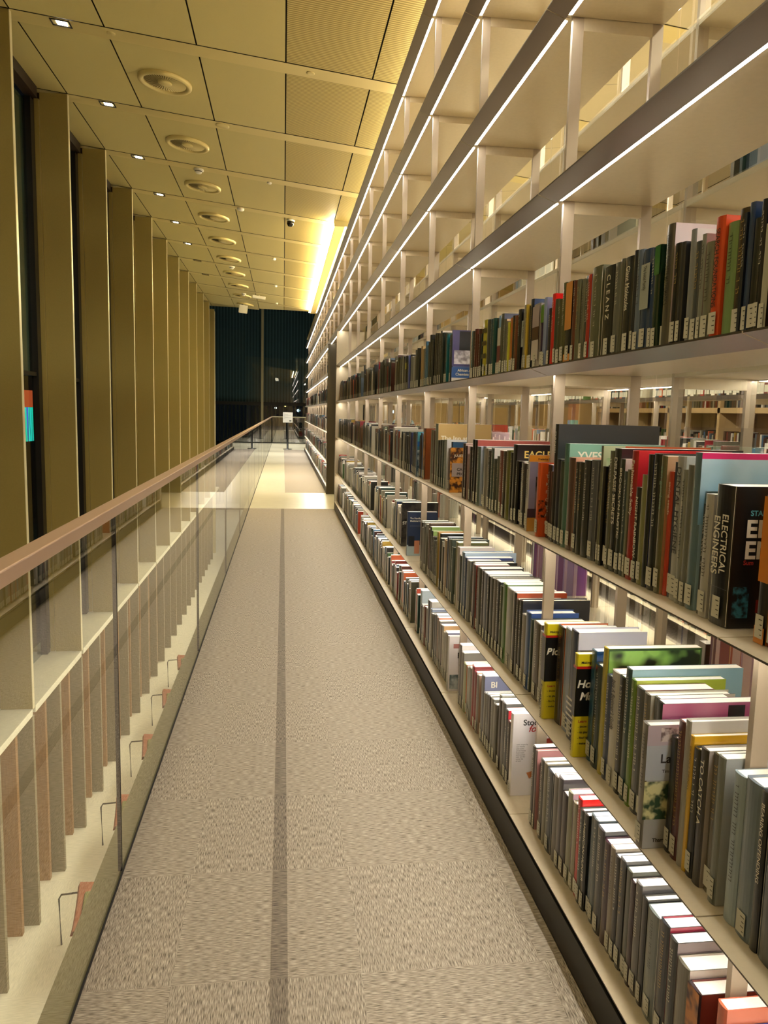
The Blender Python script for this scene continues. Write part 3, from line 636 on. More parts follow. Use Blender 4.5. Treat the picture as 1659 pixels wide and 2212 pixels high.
BOOKS={
1:[(4.66,184,363,'9aa8ac','a8b4b8',0,0,'title'),
(4.476,97,294,'7a4030','',0,0,''),
(4.379,93,371,'5a6068','6a6a88',0,0,''),
(4.286,158,333,'8a94ac','',0,0,''),
(4.128,57,347,'2a2a28','',0,0,''),
(4.071,75,344,'8a7264','c88a70',0,0,''),
(3.997,63,324,'5a4a40','',0,0,''),
(3.934,76,336,'b0a898','c8a070',0,0,''),
(3.858,59,323,'8a8470','4a4a7a',0,0,''),
(3.698,64,350,'c8c4bc','cfc8c4',18,190,'fish'),
(3.528,94,362,'6a6460','d8d0cc',0,250,''),
(3.434,57,288,'9aa070','e07030',0,0,''),
(3.377,46,286,'9a9a90','',0,0,''),
(3.331,52,306,'8a8a82','',0,0,''),
(3.271,86,338,'8a1a20','',0,0,''),
(3.185,79,324,'8a8078','c8a890',0,0,''),
(3.107,87,359,'6a6e78','7a80a0',0,0,'coverhi:BI'),
(3.02,71,292,'7a7a78','c8b8b8',0,0,''),
(2.948,82,304,'8c8c84','',0,0,''),
(2.866,68,360,'9a9c90','',0,0,''),
(2.799,52,359,'5a5a58','',0,0,''),
(2.752,70,344,'55585c','c82030',0,0,''),
(2.624,28,386,'d8d4d0','ddd8d8',14,200,'stock'),
(2.417,32,276,'4a4340','4a4340',0,230,''),
(2.383,19,273,'6e5a58','c89090',0,0,''),
(2.364,33,235,'4a463e','',0,0,''),
(2.332,34,268,'55534a','',0,0,''),
(2.295,27,272,'8a8470','',0,0,''),
(2.269,57,267,'25303c','',0,0,''),
(2.204,35,275,'77726a','',0,0,''),
(2.168,78,288,'555052','',0,0,''),
(2.085,36,284,'8a8a70','b8a0b0',0,0,''),
(2.048,29,268,'9a9580','',0,0,''),
(2.019,30,297,'b81210','d01414',0,0,'title'),
(1.988,26,278,'3c4440','',0,0,''),
(1.96,29,281,'1a1c18','',0,0,'text:AMERICAN HUNTER'),
(1.93,28,294,'5c6a72','5a80b0',0,0,''),
(1.901,30,298,'5a6468','',0,0,''),
(1.869,45,294,'3a3a3c','',0,0,'title'),
(1.823,40,282,'3a1628','',0,0,'title'),
(1.782,28,287,'8a8070','',0,0,''),
(1.754,26,279,'2a2a2a','',0,0,'title'),
(1.726,31,289,'4c4c4a','',0,0,''),
(1.694,30,280,'55584c','',0,0,''),
(1.663,24,269,'3a1a20','',0,0,''),
(1.638,33,283,'6a6866','',0,0,'')],
2:[(5.448,39,311,'151412','1c1714',0,260,'stone'),
(5.071,35,292,'2a3a5a','2c3c5c',20,200,'medicinal'),
(4.692,123,287,'6a6a58','',0,0,''),
(4.569,117,294,'7d7a6c','',0,0,''),
(4.452,93,305,'5a3a30','',0,0,''),
(4.359,89,299,'20201a','8aa860',0,0,''),
(4.269,120,256,'5a5a4c','1a1a18',0,220,''),
(4.15,113,300,'8a7a2c','c89a5a',0,0,''),
(4.036,77,266,'a8a498','',0,0,''),
(3.959,75,291,'9a7a4c','1a1814',0,220,'coverhi:STEPH'),
(3.884,72,315,'2a3a5a','',0,0,''),
(3.812,83,316,'5a665c','',0,0,''),
(3.729,67,317,'7a7c48','',0,0,''),
(3.662,102,306,'b0a49c','d8ccc8',0,0,''),
(3.552,54,299,'6a7a8c','a8bcd4',0,250,''),
(3.499,52,285,'30446a','4a5a9a',0,220,''),
(3.446,53,281,'8a8a84','',0,0,''),
(3.393,56,284,'3a3a34','',0,0,''),
(3.337,54,284,'5a4a48','a04a44',0,0,''),
(3.283,42,281,'2a2a28','',0,0,''),
(3.241,51,288,'55554a','',0,0,''),
(3.189,50,286,'403a3c','',0,0,''),
(3.139,58,287,'6a6e7a','b0b8c8',0,0,''),
(3.081,38,285,'20201e','b05a50',0,0,''),
(3.044,55,288,'4a4a40','',0,0,''),
(2.989,44,294,'787064','',0,0,''),
(2.945,52,295,'1e1e20','',0,0,''),
(2.893,33,286,'5a6450','',0,0,''),
(2.86,57,305,'4f7a30','8aa880',0,0,''),
(2.803,85,301,'8c8c84','c8c4c0',0,0,'silver'),
(2.718,73,302,'3a3430','b8502c',0,0,''),
(2.644,35,292,'2a2a2c','3a3a3e',0,250,''),
(2.609,41,250,'9a948a','',0,0,''),
(2.568,53,271,'3a5a8c','4a6ab0',0,0,''),
(2.514,45,255,'5a665c','',0,0,''),
(2.469,74,260,'4a3a1c','',0,0,'title'),
(2.287,32,303,'c8b81c','d8c820',28,180,'yellowBio'),
(2.28,56,305,'2a1c14','c06030',0,0,''),
(2.224,65,313,'8a94a8','8a94c0',0,0,''),
(2.159,57,327,'3a4258','c8c8d8',0,210,'zigzag'),
(2.005,23,294,'c8b81c','d8c820',34,180,'yellowHom'),
(1.984,33,312,'24546a','2a5a9a',0,0,'coverhi:EARTH'),
(1.95,49,284,'14302a','',0,0,''),
(1.899,31,344,'a89a30','3a5a2a',0,260,'leafphoto'),
(1.84,46,302,'b8b4aa','d04020',0,0,"text:Java A Beginner's Guide"),
(1.794,33,303,'1c1c18','',0,0,'title'),
(1.76,32,335,'2a4a48','8ab0bc',0,290,''),
(1.728,26,317,'6a8a2a','a8b83c',0,230,'coverhi:Food Culture around the World'),
(1.702,42,309,'55585a','b07060',0,0,''),
(1.671,31,308,'6a6558','c8c4b0',0,210,''),
(1.64,30,310,'5c5a50','8a8a4a',0,0,''),
(1.61,33,313,'23261f','a85a7c',0,230,'oxford'),
(1.554,32,282,'787468','a8a8a4',52,190,'land'),
(1.497,28,308,'5a1a1c','c83040',0,200,''),
(1.472,23,320,'9a968a','c8c4bc',0,260,''),
(1.45,15,295,'c8a020','d8a820',0,260,'text:BRADUCE TIRINNY'),
(1.432,24,277,'1c1c1a','',0,0,'title'),
(1.406,30,288,'2a221c','b8b0a8',0,0,'text:TO CATCH A'),
(1.376,31,289,'5a5238','b8a890',0,0,''),
(1.343,27,299,'70756a','b0b4b0',0,0,''),
(1.315,37,293,'93a4aa','b0bcc0',0,0,''),
(1.268,20,299,'161a1c','2a2c30',0,0,'text:BEARING OFFENDING')],
3:[(5.546,128,259,'20241c','',0,0,''),
(5.418,152,261,'1e221e','',0,0,''),
(5.266,116,267,'5c5f4c','',0,0,''),
(5.15,124,263,'2c3560','',0,0,''),
(5.026,106,267,'23281e','',0,0,''),
(4.831,195,275,'4a6a8a','3a7a9a',15,0,'bluewhite'),
(4.709,216,302,'8a4520','',0,0,'leaf'),
(4.493,64,299,'70705a','',0,0,''),
(4.429,56,298,'553828','',0,0,''),
(4.367,81,336,'6b705a','b89a62',0,300,'coverlow:The Inn at'),
(4.282,61,248,'1f2a24','',0,0,''),
(4.221,57,251,'223030','',0,0,''),
(4.164,59,253,'2a4440','',0,0,''),
(4.105,58,257,'8a9088','d0d0d0',0,200,''),
(3.982,67,215,'5a2018','',0,0,''),
(3.913,29,250,'1c3a56','1f4f74',0,150,''),
(3.835,17,224,'2c3a4a','9a5a24',10,170,'cafe'),
(3.6,84,256,'3a1f1a','b89a90',0,0,''),
(3.515,47,229,'262a20','',0,0,''),
(3.469,50,247,'30201a','',0,0,'title'),
(3.418,40,281,'141412','1a1210',0,330,''),
(3.378,43,280,'2a1a12','a85048',0,330,''),
(3.335,63,254,'5a6a62','b8c4d8',0,260,''),
(3.272,48,257,'4a5a70','',0,0,''),
(3.224,66,253,'8a8478','',0,0,'photo'),
(3.159,57,246,'1b211c','',0,0,''),
(3.102,43,258,'4c5a50','d8d4d0',0,180,'coverhi:G'),
(3.059,36,217,'555a4c','',0,0,''),
(3.023,29,230,'6a6a58','',0,0,''),
(2.993,66,254,'7a2f1a','',0,0,''),
(2.925,44,255,'4a4030','',0,0,''),
(2.881,51,260,'6a6a22','',0,0,'title'),
(2.828,34,254,'141414','',0,0,'rowtext'),
(2.792,45,286,'14110e','2a1c14',0,300,'coverhi:EAGLE'),
(2.747,29,228,'171411','',0,0,''),
(2.717,35,229,'2a1c18','',0,0,''),
(2.682,63,226,'1c1412','',0,0,''),
(2.567,18,259,'b8b4b0','8a8aa0',12,150,'tea'),
(2.462,31,240,'c8501c','d2521f',14,150,'knife'),
(2.352,28,367,'1a1a1a','38393c',0,330,'text:DANIEL'),
(2.323,33,261,'1d2233','',0,0,''),
(2.291,28,257,'3c4a38','',0,0,''),
(2.263,36,311,'4f7a68','7fae9c',0,300,'coverhi:YVES'),
(2.226,52,272,'5a3a2a','d09a80',0,0,''),
(2.174,31,262,'1b201e','',0,0,''),
(2.143,37,264,'20261f','',0,0,''),
(2.106,41,272,'2c302e','',0,0,''),
(2.065,51,275,'5a5c60','',0,0,''),
(2.014,27,302,'8a6a40','',0,0,'pattern'),
(1.987,14,316,'6c6c50','b8c098',0,300,'green'),
(1.971,16,263,'17160f','',0,0,''),
(1.955,23,267,'1a1a14','',0,0,''),
(1.932,23,306,'6a6a58','',0,0,'title'),
(1.909,39,314,'1d211d','241a1c',0,330,'text:DELPASSE SECRETS'),
(1.87,28,289,'28322a','c8c4c0',0,200,'text:BROOKLYN RUSTIC'),
(1.841,21,260,'3c4c4a','',0,0,'title'),
(1.82,13,266,'7a7a60','',0,0,''),
(1.807,34,313,'a01f1a','c8282a',0,260,'text:Fashionable Selby'),
(1.774,28,228,'20221a','',0,0,'text:NIGHT RAINBOW'),
(1.744,25,260,'8a8a5a','20307a',0,0,''),
(1.719,24,309,'1a1f1a','1a2a70',0,230,''),
(1.694,38,312,'1c2018','',0,0,'title'),
(1.655,27,309,'6a6440','c09a70',0,240,'text:zen gardens'),
(1.628,20,276,'b83a20','',0,0,'text:saving seeds'),
(1.608,13,298,'3c4450','2a3a8a',0,180,''),
(1.595,37,312,'a4a49c','',0,0,'text:DENTAL HYGIENE'),
(1.557,20,286,'8d8f84','',0,0,'title'),
(1.536,22,297,'74766c','d8d4d0',0,200,''),
(1.513,33,324,'5f7a84','9ab8c8',0,300,'pinktop'),
(1.478,18,247,'3a5040','',0,0,'title'),
(1.448,30,246,'b0aea6','c8c6c0',6,170,''),
(1.407,65,269,'0c0e10','0b0c0e',8,160,'electrical')],
4:[(5.79,147,247,'1b1812','',0,0,''),
(5.643,101,242,'1d1a14','',0,0,''),
(5.542,97,238,'26221a','',0,0,''),
(5.445,120,234,'141410','',0,0,'band:c9c020'),
(5.325,118,231,'5a62a0','',0,0,''),
(5.207,136,217,'8b8b86','c8c0c0',0,0,''),
(5.071,98,246,'4a4c4a','',0,0,''),
(4.973,85,250,'191816','',0,0,''),
(4.888,150,251,'a8895a','b89a68',0,0,''),
(4.738,136,267,'3f6f90','',0,0,''),
(4.602,107,292,'14140f','',0,0,''),
(4.495,103,285,'14130f','',0,0,''),
(4.392,98,280,'2a201c','',0,0,''),
(4.294,89,285,'3f4036','cfc6bc',0,230,''),
(4.205,72,266,'56564a','',0,0,''),
(4.132,76,255,'1a6f78','',0,0,''),
(4.056,61,244,'2a3440','',0,0,''),
(3.995,29,261,'3a4a6a','5a6aa0',0,200,'chemists'),
(3.536,83,216,'1b7f8c','',0,0,''),
(3.452,74,217,'5e2a1f','',0,0,''),
(3.379,71,210,'4a2a20','',0,0,''),
(3.308,68,238,'b5ac22','',0,0,'pattern'),
(3.24,44,234,'55554a','',0,0,''),
(3.196,37,231,'2b4a5c','',0,0,''),
(3.159,42,230,'2f5a50','',0,0,''),
(3.118,36,227,'2f3326','',0,0,''),
(3.082,45,231,'7fa4c8','',0,0,'tri'),
(3.037,39,233,'5a5a48','4a506a',0,200,''),
(2.999,38,208,'6b6b5a','d8b890',0,0,''),
(2.961,23,198,'7d7a6a','',0,0,''),
(2.938,23,191,'c4c43a','',0,0,''),
(2.915,40,204,'b5651d','',0,0,''),
(2.875,22,208,'1c1a18','',0,0,''),
(2.854,34,205,'7a4026','',0,0,''),
(2.819,33,223,'181818','',0,0,''),
(2.786,49,210,'3c3f3a','',0,0,'toplabel:The Creator'),
(2.737,16,229,'8d8a7c','',0,0,''),
(2.721,23,227,'c0a43a','',0,0,''),
(2.698,27,221,'1f1f1f','',0,0,''),
(2.671,34,238,'121a2c','24406c',0,220,''),
(2.637,72,215,'a8a09a','',0,0,'collage'),
(2.565,35,207,'3b1a4a','',0,0,'topband:6a9a30'),
(2.53,47,224,'8794b8','',0,0,''),
(2.483,26,184,'241c28','',0,0,'rowtext'),
(2.457,32,225,'c41414','d01010',0,0,'title'),
(2.425,25,205,'44503c','',0,0,''),
(2.4,34,199,'4c4c30','',0,0,''),
(2.349,34,244,'5a5a35','',0,0,''),
(2.312,54,240,'14161c','',0,0,'tophalf:d08a3c'),
(2.258,26,236,'6b3020','',0,0,''),
(2.232,30,235,'6d6f5a','',0,0,''),
(2.201,25,232,'7a7a68','',0,0,'title'),
(2.177,27,237,'3a4a40','',0,0,''),
(2.15,26,235,'b02018','3f6ea0',0,0,'title'),
(2.124,71,248,'66684f','',0,0,'title'),
(2.053,82,237,'1e1f1c','',0,0,'text:C L E A N Z'),
(1.971,36,234,'6e7068','',0,0,'title'),
(1.936,21,238,'5f6052','',0,0,''),
(1.915,54,236,'15161a','',0,0,'text:Giant Molecules'),
(1.86,16,244,'1b2230','',0,0,''),
(1.844,28,241,'6a7a90','',0,0,''),
(1.816,46,235,'2a4468','',0,0,'inset:The Initial Family'),
(1.77,20,232,'22406a','',0,0,'title'),
(1.751,26,233,'10331c','',0,0,'topband:2a7a2c'),
(1.725,25,270,'131312','',0,0,'title'),
(1.691,36,265,'5d584c','d9c9cc',4,240,'text:ESSENTIAL DISCRETE MATHEMATICS'),
(1.663,25,219,'101110','',0,0,'rowtext'),
(1.638,20,217,'35373a','',0,0,''),
(1.619,18,215,'2b2e33','',0,0,''),
(1.601,23,234,'8e9296','d8d4d2',0,200,''),
(1.578,24,205,'50555a','',0,0,''),
(1.554,16,215,'8f938c','a89494',0,190,'title'),
(1.538,29,195,'7d7f6e','',0,0,'title'),
(1.509,34,236,'c8431a','d8481c',0,220,'text:SEARCH FOUNDATIONS'),
(1.473,36,218,'7b9a62','',0,0,''),
(1.437,29,235,'3a2c18','',0,0,''),
(1.407,10,222,'1a2434','',0,0,''),
(1.396,17,237,'2a4266','',0,0,''),
(1.379,24,205,'151c1a','',0,0,''),
(1.355,16,232,'10141f','121828',0,300,''),
(1.337,19,187,'b4b4a4','3a2a20',0,170,'fruit')],
}

rnd = random.Random(11)
allb = []
EXTRA = {1: [(1.600, 25, 268, '262622', '', 0, 0, ''), (1.574, 58, 262, '6a7470', 'c8c8cc', 0, 190, ''), (1.514, 42, 272, '20242c', 'a03048', 0, 190, ''), (1.470, 34, 262, '2e3432', '8a7a78', 0, 190, ''),
             (1.434, 50, 238, '6f6a58', 'c8bcb0', 0, 180, ''), (1.382, 46, 222, '4a3a40', '7a2a1c', 0, 190, 'leaf'), (1.280, 32, 262, 'c86040', 'd87a5c', 0, 190, ''), (1.246, 34, 232, '1c3a9a', '2444a8', 0, 200, ''), (1.210, 60, 222, '1a50b8', 'c8d0e0', 0, 200, ''),
             (1.148, 40, 240, '3a3a38', '', 0, 0, ''), (1.106, 45, 250, '7a766c', '', 0, 0, '')],
         2: [(1.280, 50, 300, '6a7a84', '8a98a8', 0, 230, ''), (1.228, 60, 290, '3a444a', 'a8b0b8', 0, 200, ''), (1.166, 40, 300, '9aa0a4', '', 0, 0, ''), (1.124, 50, 280, '2a2c30', '', 0, 0, '')],
         3: [(1.262, 30, 262, '14120f', 'c87818', 0, 200, 'tophalf:c87818'), (1.240, 40, 250, '7a3a40', '', 0, 0, 'title'), (1.198, 45, 270, '1a1a1c', '', 0, 0, 'title'), (1.151, 40, 250, '4a5250', '', 0, 0, '')],
         4: [(1.275, 30, 230, '3a2c28', '', 0, 0, ''), (1.243, 40, 240, '20242a', '', 0, 0, '')]}
for s in (1, 2, 3, 4):
    rows = sorted(BOOKS[s] + EXTRA[s], key=lambda r: -r[0]); prev = 99
    seq = []
    for (yf, th, h, sp, cv, dx, dp, fl) in rows:
        yf = min(yf, prev); th = th/1000
        for k in range(-1, 5):                 # keep clear of the posts
            jy = J(k)
            if yf > jy-.001 and yf - th < jy+.019:
                if yf - th/2 > jy+.009: th = yf-(jy+.0195)
                else: yf = jy-.0015
        th = min(th, yf - 0.0) 
        if th < .007: continue
        h = h/1000
        if s == 1 and yf > 2.6: h = h*.80
        n = 1 if (th < .062 or fl) else int(round(th/.045))
        if fl and th > .085 and fl[:4] not in ('elec',): th_use = .05
        else: th_use = th
        if n == 1: 
            seq.append((yf, th_use-.0006, h, sp, cv, dx, (dp or 0)/1000, fl)); 
        else:
            for q in range(n):
                c = sp
                if q: c = rnd.choice([sp, '2a2a26', '4c4a40', '7a766c', '3a2c24', '23302c', 'a8a498'])
                seq.append((yf-th*q/n, th/n-.0006, h*(1 if q == 0 else rnd.uniform(.88, 1.02)), c, cv if c == sp else '', dx, (dp or 0)/1000, ''))
        prev = yf-th-.0004
    out_ = []
    for a_, b_ in zip(seq, seq[1:]+[None]):
        out_.append(a_)
        if not b_: break
        e_ = a_[0]-a_[1]; g_ = e_-b_[0]; crosses = any(b_[0]-.02 < J(k) < e_+.02 for k in range(-1, 6))
        if .012 < g_ < .16 and not crosses:
            n_ = max(1, int(round(g_/.034)))
            for q in range(n_):
                out_.append((e_-.0004-(g_-.001)*q/n_, (g_-.001)/n_-.0006, min(a_[2], b_[2])*rnd.uniform(.90, .99), rnd.choice(['2a2a26', '4c4a40', '7a766c', '3a2c24', '23302c', 'a8a498', '44506a']), rnd.choice(['', 'c8c4bc', '7a86b0']), 0, 0, ''))
    allb.append((s, out_))
SPECIAL = {'chemists': 'blue paperback cover with a portrait of a scientist, facing out, %s', 'medicinal': 'navy handbook with a hand photo on its cover, %s',
           'land': 'grey landscape book with a speckled garden cover, jutting forward, %s', 'electrical': 'thick black engineering handbook with big white lettering, %s',
           'yellowBio': 'yellow and black guide with a big white B title, %s', 'yellowHom': 'yellow and black guide with a big white H title, %s',
           'knife': 'orange cookbook standing against the metal post, %s', 'tea': 'photo covered book with an orange top band, %s',
           'cafe': 'brown bead-patterned novel with a white title patch, %s', 'leafphoto': 'book with a green leaf photo cover, %s', 'oxford': 'thick book with a pink cloudy cover and black logo square, %s',
           'fish': 'white book with a red fish on its cover, %s', 'stock': 'white cookbook with a red pot and wooden spoon cover, %s', 'pinktop': 'large light blue book with a pink top stripe, %s',
           'stone': 'large black book with a cracked stone cover, %s', 'bluewhite': 'book with a blue and white picture cover, %s', 'leaf': 'book with an orange-brown mottled spine, %s',
           'fruit': 'book with a dark fruit still life cover, %s'}
nlab = {}
ordw = ['first', 'second', 'third', 'fourth', 'fifth', 'sixth', 'seventh', 'eighth', 'ninth', 'tenth', 'eleventh', 'twelfth', 'thirteenth', 'fourteenth', 'fifteenth', 'sixteenth', 'seventeenth', 'eighteenth', 'nineteenth', 'twentieth'] + ['twenty-'+a for a in ('first','second','third','fourth','fifth','sixth','seventh','eighth','ninth')] + ['thirtieth'] + ['thirty-'+a for a in ('first','second','third','fourth','fifth','sixth','seventh','eighth','ninth')]
BAYW = {0: 'nearest bay', 1: 'second bay', 2: 'third bay', 3: 'fourth bay', 4: 'fifth bay', 5: 'sixth bay'}
count = 0
for s, seq in allb:
    cnt = {}
    for i, bk in enumerate(seq):
        bi = 0
        while bk[0]-bk[1]/2 > J(bi): bi += 1
        cnt.setdefault(bi, []).append(i)
    for bi, idx in cnt.items():
        for n, i in enumerate(idx):
            yf, th, h, sp, cv, dx, dp, fl = seq[i]
            o = add_book(yf, th, h, sp, cv, dx, dp, fl, s, rnd); count += 1
            k = fl.partition(':')[0]; where = '%s, %s' % (LEVEL[s], BAYW[bi])
            if k in SPECIAL: lab = SPECIAL[k] % where
            else:
                pc = cname(seq[i-1][3]) if n > 0 else None
                size = 'tall ' if h > .3 else 'short ' if h < .215 else ''
                thick = 'thick ' if th > .05 else 'slim ' if th < .018 else ''
                nx = ('right of the %s one' % pc) if pc else 'at the far end'
                lab = '%s%s%s book %s, %s from the left, %s' % (size, thick, cname(sp), nx, ordw[n], where)
                if len(lab.split()) > 16: lab = '%s%s book, %s from the left, %s' % (size, cname(sp), ordw[n], where)
            tag(o, lab, 'book', 'books on the %s' % LEVEL[s])
print('individual books', count)

# books of the rear half that show through the glass (spines to the inner aisle)
def rear_book(y, th, h, col, s, lab, d=.19):
    me = book_mesh(th, h, d, (col, col)); o = put('book', me); o.location = (1.60, y, Zs[s]+.0008); o.rotation_euler = (0, 0, PI)
    pages(o, th, h, d, False); tag(o, lab, 'book', 'books on the rear shelves'); return o
o = rear_book(3.90, .04, .34, '7a3a80', 2, 'large purple book seen through the glass on the rear second shelf', .30)
rear_book(3.45, .035, .30, 'e06038', 3, 'bright orange book seen behind the third shelf books', .26); rear_book(3.41, .03, .275, 'd8a8b8', 3, 'pink and white book in front of the orange one, rear third shelf', .25)
rear_book(2.62, .045, .26, 'c83040', 3, 'red book lying upright on the rear third shelf, right side'); rear_book(2.69, .04, .27, 'd8a030', 3, 'yellow book beside the red one on the rear third shelf')
rear_book(2.57, .04, .25, '1c1a1a', 3, 'black book at the near side of the red one, rear third shelf')
rear_book(5.5, .04, .32, 'a81420', 3, 'large crimson book standing above the others, rear third shelf', .28); rear_book(5.45, .03, .27, 'd0b0c0', 3, 'pale pink book in front of the crimson one, rear third shelf')
rear_book(5.0, .03, .33, 'c8c4bc', 4, 'large pale book behind the scientist cover, rear fourth shelf'); rear_book(4.96, .03, .35, 'c01820', 4, 'red book poking above the pale one, rear fourth shelf')

# ---- all further books, farther than the individual ones: one object
PAL = ['1b1b18', '2a2a24', '3c3a30', '52503f', '6e6a58', '8b8672', 'b0aa98', 'd2ccc0', '4a2418', '7a2a1c', 'a83a20', '263a5c', '3f6a8c', '2a4a40', '4a6a3a', 'a8882c', '8a1a24', '6a4a30', '5a6a78', 'c0603a']
WGT = [10, 10, 9, 8, 8, 7, 8, 10, 4, 3, 2, 3, 2, 4, 2, 2, 2, 4, 5, 2]
stm = MB()
def fill(x, sgn, y0, y1, s, lo=.19, hi=.28, rnd=rnd, full=.85, thm=1.0, lab=True):
    """books from the far end y1 towards y0; sgn=+1 spines face -X"""
    z = Zs[s]+.001; y = y1-.012; stop = y1-(y1-y0)*full
    while y > stop:
        th = rnd.uniform(.016, .045)*thm; h = rnd.uniform(lo, hi); d = rnd.uniform(.15, .20); ci = rnd.choices(range(len(PAL)), WGT)[0]
        x0 = x+sgn*rnd.uniform(0, .01); x1 = x0+sgn*d; a, b = min(x0, x1), max(x0, x1)
        n = len(stm.v); stm.box(a, b, y-th+.0006, y, z, z+h, ci); stm.m[-5] = 20
        if lab and sgn > 0: stm.quad((x0-.0008, y-th*.9, z+.012), (x0-.0008, y-th*.1, z+.012), (x0-.0008, y-th*.1, z+.052), (x0-.0008, y-th*.9, z+.052), 21)
        y -= th
start = {1: 4.70, 2: 5.47, 3: 5.57, 4: 5.80}
for k in range(3, 10):
    for s in (1, 2, 3, 4):
        y0, y1 = J(k-1)+.012, J(k)-.01
        if y1 <= start[s]: continue
        y0 = max(y0, start[s]); fill(XF+.05, 1, y0, y1, s, .2, .29, full=1.0 if y0 == start[s] else rnd.uniform(.7, .99))
for k in range(11, 24):
    for s in (1, 2, 3, 4, 5):
        if s == 5 and k != 19: continue
        fill(XF+.05, 1, J(k)+.012, J(k+1)-.01, s, .2, .3, full=rnd.uniform(.6, .98), thm=1.4)
for k in range(0, 10):
    for s, f in ((3, .7), (2, .35), (1, .5), (4, .25), (5, .3)):
        if rnd.random() < .75 and not (k in (2, 3) and s in (2,)) and not (k in (2, 4) and s == 3) and not (k == 4 and s == 4): fill(1.595, -1, J(k-1)+(BW*(1-f)*rnd.random()), J(k)-.015, s, .18, .26, full=f*rnd.uniform(.6, 1), lab=False)
for k in range(8):
    for s in (1, 2, 3, 4, 5): fill(2.70, 1, 3.2+1.18*k+.012, 3.2+1.18*(k+1)-.01, s, .19, .27, full=rnd.uniform(.8, .98))
st = put('library_books', stm.mesh('library_books', [bm_(c) for c in PAL] + [M_page, M_lab]))
tag(st, 'rows of smaller far books on the distant bays and inner aisle shelves', 'books', kind='stuff')
print('stuff faces', len(stm.f))

# ---- wall cabinet of the reading room behind (seen in slivers)
r = put('wall_bookshelf', None); tag(r, 'warm wooden wall bookshelf at the far side of the reading room', 'bookshelf')
m = MB(); m.box(5.85, 6.38, 3, 14.4, .0, .06); m.box(5.85, 6.38, 3, 14.4, 1.04, 1.10); m.box(5.85, 6.38, 3, 14.4, 1.60, 1.67); m.box(5.85, 6.38, 3, 14.4, 2.15, 2.2); put('shelf', m.mesh('shelf', M_warm), r)
for k in range(9): m = MB(); m.box(5.85, 6.38, 3+1.4*k, 3.06+1.4*k, .06, 2.15); put('side_panel', m.mesh('side_panel', M_warm), r)
for k in range(8):
    m = MB(); m.box(6.0, 6.02, 3.2+1.4*k, 4.2+1.4*k, 2.10, 2.145); put('shelf_lamp', m.mesh('shelf_lamp', emis('warm_lamp', (1, .8, .5), 8)), r)
sm = MB(); y = 14.2
while y > 3.1:
    for z in (1.101, 1.671):
        if rnd.random() < .85: h = rnd.uniform(.18, .27); sm.box(5.9, 6.1, y-.035, y, z, z+h, rnd.choices(range(len(PAL)), WGT)[0])
    y -= .036
o = put('wall_books', sm.mesh('wall_books', [bm_(c) for c in PAL])); tag(o, 'far row of books on the warm wooden wall bookshelf', 'books', kind='stuff')

# ------------------------------------------------------------------ chairs on the lower level
def chair(x, y, lab):
    r = put('lounge_chair', None); r.location = (x, y, -3.06); tag(r, lab, 'chair', 'salmon chairs on the lower level')
    prof = [(-.30, .44), (.22, .38), (.30, .42), (.42, .82), (.40, .84), (.26, .46), (.18, .42), (-.28, .48)]
    m = MB(); n = 10
    for i in range(n):
        a0, a1 = -.33+.66*i/n, -.33+.66*(i+1)/n
        def lift(a, q): return .10*(abs(a)/.33)**3 if q > .2 else .05*(abs(a)/.33)**3
        def row(a): return [(p[0], a, p[1]+(lift(a, p[0]) if p[1] < .6 else -.05*(abs(a)/.33)**3)) for p in prof]
        A, B = row(a0), row(a1); k0 = len(m.v); m.v += A+B; k = len(A)
        for j in range(k): m.f.append((k0+j, k0+(j+1) % k, k0+k+(j+1) % k, k0+k+j)); m.m.append(0)
    put('seat_shell', m.mesh('seat_shell', M_salmon, True), r)
    m = MB(); m.box(-.24, .16, -.24, .24, .44, .50); o = put('cushion', m.mesh('cushion', M_olive), r); bevel(o, .02, 3)
    for sy in (.30,):
        m = MB(); m.tube([(-.44, sy, .0), (-.45, sy, .42), (-.43, sy, .455), (-.28, sy, .455), (.10, sy, .43), (.14, sy, .40), (.20, sy, 0)], .008, 8); put('leg', m.mesh('leg', M_black, True), r)
    return r
for i, (x, y) in enumerate(((-1.36, 6.2), (-1.36, 7.75), (-1.36, 9.3), (-1.36, 10.9), (-1.36, 12.5))):
    c = chair(x, y, 'salmon shell chair on the lower level beyond the glass, %s of the row' % ('nearest', 'second', 'third', 'fourth', 'farthest')[i]); c.rotation_euler = (0, 0, 0.15)

